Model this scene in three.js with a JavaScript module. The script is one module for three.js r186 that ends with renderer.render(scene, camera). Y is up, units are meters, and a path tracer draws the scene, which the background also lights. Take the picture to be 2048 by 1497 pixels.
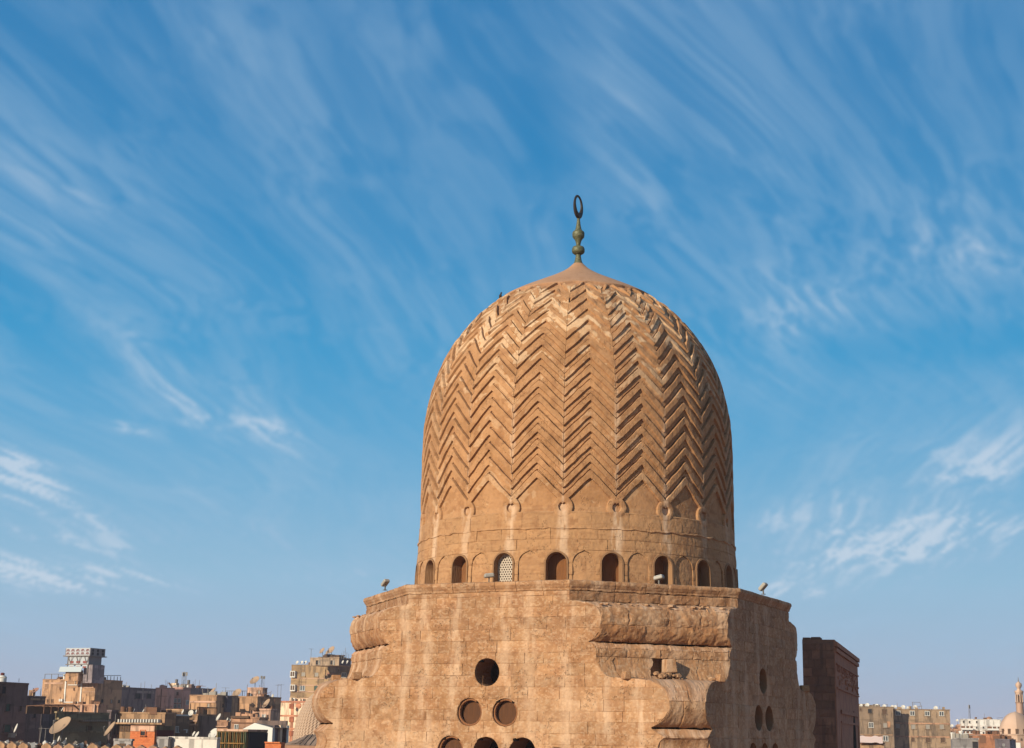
import * as THREE from 'three';
import { mergeGeometries, mergeVertices, toCreasedNormals } from 'three/addons/utils/BufferGeometryUtils.js';
import { RoundedBoxGeometry } from 'three/addons/geometries/RoundedBoxGeometry.js';

// ---------------------------------------------------------------- camera, sky, sun, exposure
const D2R = Math.PI / 180, EYE = 20, FPX = 3071;
const scene = new THREE.Scene();
const camera = new THREE.PerspectiveCamera(2 * Math.atan(748.5 / FPX) / D2R, 2048 / 1497, 0.5, 6000);
camera.position.set(0, EYE, 0);
camera.rotation.order = 'YXZ';
camera.rotation.set(13.236 * D2R, 0, 0.99 * D2R);
camera.updateMatrixWorld(true);
const SUN_AZ = -44 * D2R, SUN_EL = 19 * D2R;           // azimuth counted from the direction of the viewer, negative to the left
const sunDir = new THREE.Vector3(Math.sin(SUN_AZ) * Math.cos(SUN_EL), Math.sin(SUN_EL), Math.cos(SUN_AZ) * Math.cos(SUN_EL));
const EXPOSURE = 1.3, SUN_POWER = 5, SUN_COLOR = [1, 0.92, 0.74];

const renderer = new THREE.WebGLRenderer({ antialias: true });
renderer.toneMapping = THREE.LinearToneMapping;
renderer.toneMappingExposure = EXPOSURE;
renderer.shadowMap.enabled = true;

const sun = new THREE.DirectionalLight(new THREE.Color().setRGB(...SUN_COLOR), SUN_POWER);
sun.position.set(3.4 + sunDir.x * 400, 15 + sunDir.y * 400, -78 + sunDir.z * 400);
sun.target.position.set(3.4, 15, -78);
sun.castShadow = true;
Object.assign(sun.shadow.camera, { left: -160, right: 160, top: 160, bottom: -160, near: 1, far: 1200 });
sun.shadow.mapSize.set(4096, 4096);
scene.add(sun, sun.target);

// ---------------------------------------------------------------- noise
function rng(a) { return () => { a |= 0; a = a + 0x6D2B79F5 | 0; let t = Math.imul(a ^ a >>> 15, 1 | a); t = t + Math.imul(t ^ t >>> 7, 61 | t) ^ t; return ((t ^ t >>> 14) >>> 0) / 4294967296; }; }
const TAB = new Float32Array(65536); { const r = rng(11); for (let i = 0; i < 65536; i++) TAB[i] = r(); }
function n2(x, y, px = 256, py = 256) {                // value noise, tiles after px, py cells
  const xi = Math.floor(x), yi = Math.floor(y), fx = x - xi, fy = y - yi;
  const u = fx * fx * fx * (fx * (fx * 6 - 15) + 10), v = fy * fy * fy * (fy * (fy * 6 - 15) + 10);
  const x0 = ((xi % px) + px) % px, x1 = (x0 + 1) % px, y0 = (((yi % py) + py) % py) * 256, y1 = (((yi + 1) % py + py) % py) * 256;
  const a = TAB[y0 + x0], b = TAB[y0 + x1], c = TAB[y1 + x0], d = TAB[y1 + x1];
  return a + (b - a) * u + (c - a) * v + (a - b - c + d) * u * v;
}
function fbm(x, y, o = 4, px = 256, py = 256) {
  let s = 0, a = 0.5, t = 0;
  for (let i = 0; i < o; i++) { s += a * n2(x + i * 17, y + i * 31, px, py); t += a; a *= 0.5; x *= 2; y *= 2; px = Math.min(256, px * 2); py = Math.min(256, py * 2); }
  return s / t;
}
const n3 = (x, y, z) => (n2(x + 3.1, y + 1.7) + n2(y + 41.3, z + 9.2) + n2(z + 77.7, x + 23.4)) / 3;
const clamp = (x, a = 0, b = 1) => Math.min(b, Math.max(a, x)), lerp = (a, b, t) => a + (b - a) * t;
const sstep = (a, b, x) => { const t = clamp((x - a) / (b - a)); return t * t * (3 - 2 * t); };
const mix3 = (a, b, t) => [lerp(a[0], b[0], t), lerp(a[1], b[1], t), lerp(a[2], b[2], t)];

// a picture position of the photograph (2048 x 1497) as a direction in the world
function ray(px, py) { return new THREE.Vector3((px - 1024) / FPX, (748.5 - py) / FPX, -1).applyQuaternion(camera.quaternion); }
function azel(px, py) { const r = ray(px, py).normalize(); return [Math.atan2(r.x, -r.z) / D2R, Math.asin(r.y) / D2R]; }

// ---------------------------------------------------------------- sky: thin cirrus drawn out in one direction over a clear desert sky
{
  const W = 4096, H = 2048, data = new Float32Array(W * H * 4);
  const stops = [[-90, .30, .33, .40], [0, .385, .415, .53], [1.5, .375, .445, .575], [3, .35, .475, .625], [5.5, .285, .495, .67], [8.5, .18, .43, .655], [11, .105, .375, .635], [14, .05, .32, .60], [18, .034, .262, .54], [23, .032, .222, .485], [30, .034, .195, .445], [50, .036, .16, .39], [90, .034, .135, .34]];
  const base = (e) => { let i = 1; while (i < stops.length - 1 && stops[i][0] < e) i++; const a = stops[i - 1], b = stops[i], t = clamp((e - a[0]) / (b[0] - a[0])); return [lerp(a[1], b[1], t), lerp(a[2], b[2], t), lerp(a[3], b[3], t)]; };
  // where this afternoon's cloud is thicker or thinner: [x, y, half length, half width, tilt in degrees, amount]
  const spots = [[110, 290, 260, 120, 38, .20], [430, 90, 260, 120, 50, .16], [620, 300, 220, 60, 60, .12], [515, 840, 180, 60, 40, .58], [350, 770, 150, 40, 46, .45], [190, 660, 260, 44, 40, .3], [50, 945, 95, 36, 14, .6], [265, 858, 60, 14, 12, .6], [1540, 520, 330, 130, 58, .15], [1840, 420, 260, 170, -15, .14], [130, 1150, 220, 36, 8, .6], [430, 950, 200, 45, 35, .12],
    [820, 520, 260, 60, 52, .14], [1210, 110, 200, 60, 62, .16], [1240, 340, 170, 44, 48, .22], [1480, 520, 200, 90, 50, .08], [1500, 280, 150, 60, 60, .14], [1800, 400, 260, 90, -12, .08], [1990, 500, 160, 60, -22, .08], [1770, 600, 190, 40, -12, .14], [1740, 180, 200, 100, 20, .12],
    [1700, 1095, 300, 75, -16, .27], [1880, 1000, 280, 95, -24, .24], [1570, 780, 60, 120, 0, .16], [1990, 930, 120, 60, -25, .10],
    [1080, 290, 130, 60, 75, -.34], [690, 150, 160, 45, 62, -.2], [560, 540, 170, 45, 42, -.22], [80, 660, 200, 45, 25, -.28], [1400, 330, 110, 40, 55, -.2], [1930, 690, 230, 45, 0, -.5], [1570, 930, 120, 60, 0, -.36], [720, 1040, 160, 45, 10, -.16], [1180, 470, 110, 50, 50, -.25], [260, 1020, 190, 40, 15, -.25], [1690, 700, 80, 60, 0, -.25], [1650, 430, 60, 130, 0, -.14], [900, 140, 70, 100, 0, -.1], [1720, 830, 200, 50, 0, -.2]
  ].map(([x, y, l, w, t, k]) => { const [a, e] = azel(x, y), s = 1 / (FPX * D2R); return [a, e, l * s, w * s, Math.cos(-t * D2R), Math.sin(-t * D2R), k]; });
  const [vpA] = azel(1160, 1330);
  const cirrus = (x, y, z, va, off, add) => {            // ice cloud combed out towards one point of the horizon
    const q = 1 / (Math.max(0, y) + .045), gx = Math.sin(va * D2R), gz = -Math.cos(va * D2R);
    let al = (x * gx + z * gz) * q + off, ac = (x * -gz + z * gx) * q + off * .37;
    const w1 = fbm(al * .32 + 9, ac * .55 + 4, 3) - .5, w2 = fbm(al * .9 + 30, ac * 1.7 + 14, 3) - .5, w3 = fbm(al * 3.1 + 7, ac * 6 + 24, 3) - .5;
    ac += w1 * .5 + w2 * .14 + w3 * .035; al += w2 * 1.1 + w3 * .5;
    const soft = fbm(ac * 1.15 + 50, al * .42 + 20, 4), patch = fbm(ac * 3.1 + 12, al * .95 + 70, 4), fib = fbm(ac * 15 + 90, al * 2.0 + 33, 4), fine = fbm(ac * 42, al * 7 + 5, 4);
    const tex = sstep(.25, .75, fib * .52 + fine * .48), veil = sstep(.18, 1.12, soft * .5 + patch * .44 + add * .55);
    return veil * lerp(.45, 1.5, tex) + .13 * sstep(.25, .75, fib * .5 + fine * .5);
  };
  const skyAt = (el, th) => {
    const ce = Math.cos(el * D2R), y = Math.sin(el * D2R), b0 = base(el); let c = b0;
    if (el <= -1) return c;
    const x = Math.cos(th) * ce, z = Math.sin(th) * ce;
    const toSun = Math.max(0, x * sunDir.x + y * sunDir.y + z * sunDir.z);
    const az = Math.atan2(x, -z) / D2R;
    let add = 0;
    if (Math.abs(az) < 30 && el < 35) for (const s of spots) { const dx = az - s[0], dy = el - s[1], u = (dx * s[4] + dy * s[5]) / s[2], v = (-dx * s[5] + dy * s[4]) / s[3], g = u * u + v * v; if (g < 9) add += s[6] * Math.exp(-g); }
    const wB = sstep(-1, 6, az) * sstep(9, 15, el) * (1 - sstep(60, 100, az));   // the upper wind on the right blows another way
    let d = wB < 1 ? cirrus(x, y, z, vpA, 0, add) * (1 - wB) : 0; if (wB > 0) d += cirrus(x, y, z, 27, 40, add) * wB;
    d *= sstep(-1, 7, el) * .9 + .1;
    c = mix3(b0, mix3([.33, .51, .695], [.60, .69, .80], sstep(.4, .95, d)), clamp(d * .84, 0, .74));
    const glow = Math.pow(toSun, 5) * .3 + Math.pow(toSun, 40) * 1.2;
    c = [c[0] + glow * .5, c[1] + glow * .42, c[2] + glow * .3];
    return c;
  };
  const W4 = W / 4, H4 = H / 4, low = new Float32Array(W4 * H4 * 3);   // plain grid everywhere, fine grid towards the view
  for (let j = 0; j < H4; j++) for (let i = 0; i < W4; i++) low.set(skyAt(((j + .5) / H4 - .5) * 180, ((i + .5) / W4 - .5) * 2 * Math.PI), (j * W4 + i) * 3);
  for (let j = 0; j < H; j++) {
    const el = ((j + .5) / H - .5) * 180;
    for (let i = 0; i < W; i++) {
      const o = (j * W + i) * 4, th = ((i + .5) / W - .5) * 2 * Math.PI, az = Math.atan2(Math.cos(th), -Math.sin(th)) / D2R; let c;
      if (el > -3 && el < 32 && Math.abs(az) < 26) c = skyAt(el, th);
      else {
        const u = (i + .5) / 4 - .5, v = clamp((j + .5) / 4 - .5, 0, H4 - 1.001), x0 = Math.floor(u), y0 = Math.floor(v), fx2 = u - x0, fy2 = v - y0, xa = (x0 + W4) % W4, xb = (x0 + 1) % W4; c = [0, 0, 0];
        for (let k = 0; k < 3; k++) c[k] = lerp(lerp(low[(y0 * W4 + xa) * 3 + k], low[(y0 * W4 + xb) * 3 + k], fx2), lerp(low[((y0 + 1) * W4 + xa) * 3 + k], low[((y0 + 1) * W4 + xb) * 3 + k], fx2), fy2);
      }
      data[o] = c[0] / EXPOSURE; data[o + 1] = c[1] / EXPOSURE; data[o + 2] = c[2] / EXPOSURE; data[o + 3] = 1;
    }
  }
  const sky = new THREE.DataTexture(data, W, H, THREE.RGBAFormat, THREE.FloatType);
  sky.mapping = THREE.EquirectangularReflectionMapping; sky.magFilter = THREE.LinearFilter; sky.minFilter = THREE.LinearFilter; sky.needsUpdate = true;
  scene.background = sky; scene.environment = sky;
}
// ---------------------------------------------------------------- textures and materials
const toS = (c) => Math.round(255 * clamp(c <= .0031308 ? c * 12.92 : 1.055 * Math.pow(c, 1 / 2.4) - .055));
function colorTex(w, h, f) {
  const a = new Uint8Array(w * h * 4);
  for (let j = 0, o = 0; j < h; j++) for (let i = 0; i < w; i++, o += 4) { const c = f((i + .5) / w, (j + .5) / h); a[o] = toS(c[0]); a[o + 1] = toS(c[1]); a[o + 2] = toS(c[2]); a[o + 3] = 255; }
  const t = new THREE.DataTexture(a, w, h); t.colorSpace = THREE.SRGBColorSpace; t.wrapS = t.wrapT = THREE.RepeatWrapping; t.magFilter = THREE.LinearFilter; t.minFilter = THREE.LinearMipmapLinearFilter; t.generateMipmaps = true; t.needsUpdate = true; return t;
}
function grayTex(w, h, f) {
  const a = new Uint8Array(w * h * 4);
  for (let j = 0, o = 0; j < h; j++) for (let i = 0; i < w; i++, o += 4) { a[o] = a[o + 1] = a[o + 2] = Math.round(255 * clamp(f((i + .5) / w, (j + .5) / h))); a[o + 3] = 255; }
  const t = new THREE.DataTexture(a, w, h); t.wrapS = t.wrapT = THREE.RepeatWrapping; t.magFilter = THREE.LinearFilter; t.needsUpdate = true; return t;
}
const again = (t, x, y) => { const c = t.clone(); c.repeat.set(x, y); c.needsUpdate = true; return c; };
// weathered limestone relief, 5 m x 5 m
const stoneBump = grayTex(1024, 1024, (u, v) => {
  const f = fbm(u * 16, v * 16, 6, 16, 16), g = fbm(u * 40 + 9, v * 24 + 3, 4, 40, 24);
  const pit = sstep(.66, .74, fbm(u * 64 + 5, v * 64, 3, 64, 64)) * sstep(.5, .7, fbm(u * 8, v * 8 + 4, 2, 8, 8));
  return .25 + f * .4 + g * .3 - pit * .4;
});
const grain = grayTex(512, 512, (u, v) => fbm(u * 32, v * 32, 5, 32, 32));
// wall faces: uv in metres, texture covers 20 m x 10 m
const TS = 20, TH = 10;
const STREAKS = [-6.35, -4.15, -3.05, 2.15, 3.95, 5.7, 7.35, 0.95, -1.55, -7.6];
const faceTex = colorTex(2048, 1024, (u, v) => {
  const x = u * TS - 10, h = v * TH - 2.5;              // x along the face, h above the eye
  const big = fbm(x * .5 + 7, h * .55 + 3, 4), mid = fbm(x * 2.2 + 40, h * 2.6 + 11, 4), fineN = fbm(x * 11 + 3, h * 13 + 8, 3);
  let c = mix3([0.313, 0.157, 0.070], [0.246, 0.114, 0.045], sstep(.35, .68, mid * .6 + big * .4));
  c = mix3(c, [0.379, 0.211, 0.108], sstep(.47, .70, fbm(x * .8 + 90, h * .9 + 60, 4) * .7 + (2.8 - h) * .07) * .85);
  const up = sstep(2.2, 5.6, h) * sstep(.36, .62, fbm(x * 1.3 + 20, h * 1.1 + 80, 4));
  c = mix3(c, [0.220, 0.103, 0.044], up * .6);               // damp browned courses near the top
  c = mix3(c, [0.195, 0.084, 0.035], sstep(.60, .74, fbm(x * 1.7 + 63, h * 3 + 20, 5)) * .32);
  c = mix3(c, [0.220, 0.094, 0.042], sstep(.57, .66, fbm(x * 5.5 + 23, h * 2.2 + 51, 4)) * .22);
  for (const s of STREAKS) {                             // lime washed down from the drum above
    const wdt = .22 + .22 * n2(s * 9, h * .6 + 4), q0 = Math.abs(x - s); if (q0 > 1) continue; const dx = Math.abs(x - s - (fbm(h * .8 + s, s * 3, 2) - .5) * .4);
    const k = (1 - sstep(wdt * .2, wdt * 1.5, dx)) * sstep(.26, .66, fbm(x * 4 + s, h * .8 + s * 5, 4)) * (n2(s * 31, 3) * .6 + .4);
    c = mix3(c, [0.459, 0.294, 0.182], k * .75);
  }
  c = mix3(c, [0.415, 0.259, 0.152], sstep(.56, .74, fbm(x * 3.4 + 31, h * 4.5 + 70, 4)) * .34);
  c = mix3(c, [0.440, 0.282, 0.167], sstep(.60, .68, fbm(x * 9 + 61, h * 14 + 30, 3)) * .35);
  const f = .86 + fineN * .28; return [c[0] * f, c[1] * f, c[2] * f];
});
// dome and drum: u round the axis, v along the curve from the ledge to the tip
const faceUV = (off) => (u, h) => [(u + off + 10) / TS, (h + 2.5) / TH];
const M = {};
const stdmat = (o) => new THREE.MeshStandardMaterial({ roughness: .95, metalness: 0, ...o });
M.face = stdmat({ map: faceTex, bumpMap: again(stoneBump, 4, 2), bumpScale: .085, vertexColors: true });
M.core = stdmat({ map: faceTex, bumpMap: again(stoneBump, 4, 2), bumpScale: .03 });
const rgb = (r, g, b) => new THREE.Color().setRGB(r * .78, g * .74, b * .68);
const plain = (r, g, b, o = {}) => stdmat({ color: rgb(r, g, b), ...o });
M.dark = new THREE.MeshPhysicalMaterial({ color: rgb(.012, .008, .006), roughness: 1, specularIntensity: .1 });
M.darkbrown = plain(.022, .010, .005);

// ---------------------------------------------------------------- bookkeeping
const taken = new Map();
function numbered(n) { const k = taken.get(n) ?? 0; taken.set(n, k + 1); return k ? n + '_' + String(k).padStart(3, '0') : n; }
function tag(o, label, category, group, kind) { if (label) o.userData.label = label; if (category) o.userData.category = category; if (group) o.userData.group = group; if (kind) o.userData.kind = kind; return o; }
function thing(name, label, category, pos = [0, 0, 0], turn = 0, group) { const g = new THREE.Group(); g.name = numbered(name); g.position.set(...pos); g.rotation.y = turn; scene.add(g); return tag(g, label, category, group); }
function part(parent, name, geo, mat, label) { const m = new THREE.Mesh(geo, mat); m.name = name; m.castShadow = m.receiveShadow = true; if (label) m.userData.label = label; parent.add(m); return m; }
function geo(pos, uv, idx, col) {
  const g = new THREE.BufferGeometry();
  g.setAttribute('position', new THREE.Float32BufferAttribute(pos, 3)); if (uv) g.setAttribute('uv', new THREE.Float32BufferAttribute(uv, 2));
  if (col) g.setAttribute('color', new THREE.Float32BufferAttribute(col, 3));
  g.setIndex(idx); g.computeVertexNormals(); return g;
}
// one dressed stone: a gently uneven face with worn edges that fall back into the joint. L, R: left and right edge at each height
function stone({ h0, h1, L, R, map, uv, nu = 4, nh = 3, depth = 0, back = -.05, bev = .03, jt = .008, rough = .012, tint = [1, 1, 1], seed = 0 }) {
  const pos = [], uvs = [], col = [], idx = [], W = nu + 3;
  for (let j = 0; j <= nh + 2; j++) {
    const h = j === 0 ? h0 + jt : j === nh + 2 ? h1 - jt : lerp(h0 + jt + bev, h1 - jt - bev, (j - 1) / nh), l = L(h) + jt, r = Math.max(R(h) - jt, l + .02), b = Math.min(bev, (r - l) * .3);
    for (let i = 0; i <= nu + 2; i++) {
      const u = i === 0 ? l : i === nu + 2 ? r : lerp(l + b, r - b, (i - 1) / nu), ring = i === 0 || j === 0 || i === nu + 2 || j === nh + 2;
      const edge = (i === 1 || i === nu + 1 || j === 1 || j === nh + 1) ? -Math.pow(n2(u * 5 + seed, h * 5 + 7), 3) * rough * 2.2 : 0;
      const d = ring ? back : depth + edge + ((fbm(u * 2.3 + seed * 7, h * 2.9 + seed, 3) - .5) * 2 + (fbm(u * 8 + seed * 3, h * 9 + seed, 2) - .5) * 1.1) * rough;
      const p = map(u, h, d); pos.push(p[0], p[1], p[2]); const t = uv(u, h); uvs.push(t[0], t[1]); col.push(...tint);
      if (i < nu + 2 && j < nh + 2) { const a = j * W + i; idx.push(a, a + 1, a + W + 1, a, a + W + 1, a + W); }
    }
  }
  return toCreasedNormals(geo(pos, uvs, idx, col), .55);
}
// box with uv in metres
function box(w, h, d, x = 0, y = 0, z = 0) {
  const g = new THREE.BoxGeometry(w, h, d), u = g.attributes.uv, s = [[d, h], [d, h], [w, d], [w, d], [w, h], [w, h]];
  for (let f = 0; f < 6; f++) for (let k = 0; k < 4; k++) u.setXY(f * 4 + k, u.getX(f * 4 + k) * s[f][0] + x, u.getY(f * 4 + k) * s[f][1] + y);
  return g.translate(x, y, z);
}
function bar(a, b, r, n = 6) { const A = new THREE.Vector3(...a), B = new THREE.Vector3(...b), l = A.distanceTo(B), g = new THREE.CylinderGeometry(r, r, l, n); g.applyQuaternion(new THREE.Quaternion().setFromUnitVectors(new THREE.Vector3(0, 1, 0), B.clone().sub(A).normalize())); const m = A.add(B).multiplyScalar(.5); return g.translate(m.x, m.y, m.z); }
const lathe = (pts, n = 32) => new THREE.LatheGeometry(pts.map((p) => new THREE.Vector2(p[0], p[1])), n);

// ---------------------------------------------------------------- ground
{
  const t = colorTex(512, 512, (u, v) => { const k = fbm(u * 12, v * 12, 5, 12, 12); return mix3([.27, .13, .066], [.36, .18, .098], k); });
  t.repeat.set(120, 120);
  const g = part(scene, 'ground', new THREE.PlaneGeometry(9000, 9000).rotateX(-Math.PI / 2), stdmat({ map: t })); g.userData.kind = 'structure';
}

// ================================================================ the mausoleum
const C = new THREE.Vector3(3.415, 0, -78), A_ = 9.83, AZ = -3.93 * D2R, HALF = A_ * Math.tan(Math.PI / 8);
const tomb = thing('domed_mausoleum', 'old tan stone mausoleum with zigzag carved dome on eight sided base', 'mausoleum', [C.x, 0, C.z]);
const faceMap = (az) => { const s = Math.sin(az), c = Math.cos(az); return (u, h, d) => [s * (A_ + d) + c * u, EYE + h, c * (A_ + d) - s * u]; };
// profile of the undulating corners: [outward step, height], from the bottom up
const SEG = [
  { p: [[4.05, -1.62], [3.6, -1.42], [3.22, -1.12], [2.97, -.78], [2.87, -.42], [2.93, -.18], [3.09, .02]], n: 2, rough: .02 },
  { p: [[3.09, .02], [2.9, .16], [2.67, .36]], n: 2, rough: .02 },
  { p: [[2.67, .40], [2.91, .57], [3.11, .85], [3.24, 1.18], [3.25, 1.5]], n: 2, rough: .022 },
  { p: [[3.25, 1.5], [3.17, 1.78], [2.99, 2.08], [2.68, 2.3], [2.3, 2.4], [1.85, 2.42]], n: 3, rough: .02 },
  { p: [[1.85, 2.42], [1.5, 2.42], [1.18, 2.55], [.98, 2.9], [.89, 3.2], [.885, 3.34]], n: 5, rough: .022 },
  { p: [[.885, 3.34], [.9, 3.52], [.88, 3.71]], n: 4, rough: .035 },
  { p: [[.88, 3.71], [.77, 3.84], [.64, 3.95]], n: 2, rough: .06 },
  { p: [[.64, 3.97], [.82, 4.13], [.97, 4.4], [1.04, 4.72]], n: 3, rough: .055 },
  { p: [[1.04, 4.72], [1.05, 5.0], [1.0, 5.28], [.9, 5.46]], n: 4, rough: .045 },
  { p: [[.9, 5.46], [.75, 5.57], [.5, 5.66], [.02, 5.76]], n: 3, rough: .045 },
  { p: [[0, 5.76], [0, 5.98], [0, 6.2]], n: 3, rough: .045 },
];
const OUTLINE = []; for (const s of SEG) for (const q of s.p) OUTLINE.push(q);
function deltaAt(h) {                                    // how far the corner steps out at height h (0 at the top octagon)
  if (h >= 5.76) return 0; if (h <= -1.62) return HALF / 1;
  let best = 0; for (let i = 1; i < OUTLINE.length; i++) { const a = OUTLINE[i - 1], b = OUTLINE[i]; if (h >= Math.min(a[1], b[1]) && h <= Math.max(a[1], b[1])) { const t = Math.abs(b[1] - a[1]) < 1e-6 ? 0 : (h - a[1]) / (b[1] - a[1]); best = Math.max(best, lerp(a[0], b[0], t)); } }
  return Math.min(best, 4.06);
}
const edgeU = (h) => Math.SQRT2 * (A_ + deltaAt(h)) - A_;

// ---- square faces: two in view are laid in stone, with round openings
const OCULI = { 0: [[.08, 2.69, .61], [-.75, .95, .61], [1.0, .95, .61], [-1.66, -.7, .63], [.11, -.72, .63], [1.88, -.72, .63], [3.55, -1.1, .62]], 1: [[-.45, 2.66, .58], [-1.22, .96, .58], [.42, .96, .58], [-2.17, -.75, .58], [-.41, -.75, .58], [1.26, -.75, .58]] };
const wallAz = [-Math.PI / 8, 3 * Math.PI / 8, 7 * Math.PI / 8, -5 * Math.PI / 8].map((a) => a + AZ);
const wall = new THREE.Group(); wall.name = 'wall'; tomb.add(wall);
{
  const list = [];
  wallAz.forEach((az, f) => {                            // bedding mortar behind the stones
    const s = new THREE.Shape(), hs = [];
    for (let h = 6.5; h > -1.62; h -= .06) hs.push(h); hs.push(-1.7, -19.9);
    hs.forEach((h, i) => { const u = Math.min(edgeU(h), A_) - .02; i ? s.lineTo(u, h) : s.moveTo(u, h); });
    hs.reverse().forEach((h) => s.lineTo(-Math.min(edgeU(h), A_) + .02, h));
    for (const [u, h, r] of OCULI[f] ?? []) { const p = new THREE.Path(); p.absarc(u, h, r, 0, Math.PI * 2, true); s.holes.push(p); }
    const g = new THREE.ShapeGeometry(s, 20), P = g.attributes.position, mp = faceMap(az), U = g.attributes.uv, uv = faceUV(f * 7);
    for (let i = 0; i < P.count; i++) { const u = P.getX(i), h = P.getY(i), t = uv(u, h); U.setXY(i, t[0], t[1]); P.setXYZ(i, ...mp(u, h, -.022)); }
    g.computeVertexNormals(); list.push(g);
  });
  part(wall, 'wall_bed', mergeGeometries(list), M.core);
  const r = rng(5);
  [0, 1].forEach((f) => {
    const mp = faceMap(wallAz[f]), uv = faceUV(f * 7);
    let h = -1.4; const courses = []; while (h < 6.1) { const k = .44 + r() * .1; courses.push([h, Math.min(h + k, 6.2)]); h += k; }
    courses[courses.length - 1][1] = 6.2;
    for (const [a, b] of courses) {
      const ext = Math.min(Math.max(edgeU(a), edgeU(b), edgeU((a + b) / 2)), A_); let u = -ext + (r() - .3) * .5 - .3;
      const cuts = [-ext - .01]; while (u < ext - .55) { u += .85 + r() * .75; if (u < ext - .4) cuts.push(u); } cuts.push(ext + .01);
      for (let i = 0; i + 1 < cuts.length; i++) {
        let pieces = [[cuts[i], cuts[i + 1], null, null]];
        for (const o of OCULI[f]) {
          if (b < o[1] - o[2] || a > o[1] + o[2]) continue;
          const next = []; for (const p of pieces) { if (p[1] < o[0] - o[2] || p[0] > o[0] + o[2]) { next.push(p); continue; }
            if (p[0] < o[0]) next.push([p[0], Math.min(p[1], o[0]), p[2], o]); if (p[1] > o[0]) next.push([Math.max(p[0], o[0]), p[1], o, p[3]]); } pieces = next;
        }
        for (const [p0, p1, oL, oR] of pieces) {
          const cut = (o, hh) => { const q = o[2] * o[2] - (hh - o[1]) ** 2; return q > 0 ? Math.sqrt(q) + .012 : 0; };
          const L = (hh) => { let x = Math.max(p0, -Math.min(edgeU(hh), A_)); if (oL) x = Math.max(x, oL[0] + cut(oL, hh)); return x; };
          const R = (hh) => { let x = Math.min(p1, Math.min(edgeU(hh), A_)); if (oR) x = Math.min(x, oR[0] - cut(oR, hh)); return x; };
          const sampled = [0, .2, .4, .6, .8, 1].map((t) => { const hh = lerp(a, b, t); return R(hh) - L(hh); }); if (Math.max(...sampled) < .07) continue;
          const near = oL || oR || Math.min(...sampled) < p1 - p0 - .05, k = .86 + r() * .26, red = (r() - .5) * .05;
          part(wall, 'wall_stone', stone({ h0: a, h1: b, L, R, map: mp, uv, nu: 4, nh: near ? 8 : 3, depth: (r() - .5) * (r() < .2 ? .04 : .008), back: -.03, bev: .006 + r() * .008, jt: .001 + r() * .004, rough: .01 + r() * .02, tint: [k, k * (1 - red), k * (1 - red * 1.6)], seed: r() * 90 }), M.face);
        }
      }
    }
  });
}
// ---- corners: rolls, cusps, hollows and ledges, laid in stones
const mouldAz = [Math.PI / 8, -3 * Math.PI / 8, 5 * Math.PI / 8, -7 * Math.PI / 8].map((a) => a + AZ);
function profiled(points) {                              // smooth curve through points, by length
  const c = points.length > 3 ? new THREE.CatmullRomCurve3(points.map((p) => new THREE.Vector3(p[0], p[1], 0)), false, 'centripetal').getSpacedPoints(24) : new THREE.CatmullRomCurve3(points.map((p) => new THREE.Vector3(p[0], p[1], 0)), false, 'centripetal').getSpacedPoints(8);
  const len = [0]; for (let i = 1; i < c.length; i++) len.push(len[i - 1] + c[i].distanceTo(c[i - 1]));
  const at = (v) => { v = clamp(v, 0, len[len.length - 1]); let i = 1; while (i < len.length - 1 && len[i] < v) i++; const t = (v - len[i - 1]) / (len[i] - len[i - 1]), a = c[i - 1], b = c[i], dx = b.x - a.x, dy = b.y - a.y, l = Math.hypot(dx, dy); return [lerp(a.x, b.x, t), lerp(a.y, b.y, t), dy / l, -dx / l]; };
  return { at, length: len[len.length - 1] };
}
const TINT = { 1: [1.2, 1.24, 1.36], 3: [1.16, 1.2, 1.32], 6: [1.18, 1.2, 1.28], 7: [.92, .83, .72], 9: [1.22, 1.28, 1.42], 10: [.80, .76, .72] };   // paler tint on segments that face up, browner on roll underside and frieze
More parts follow.
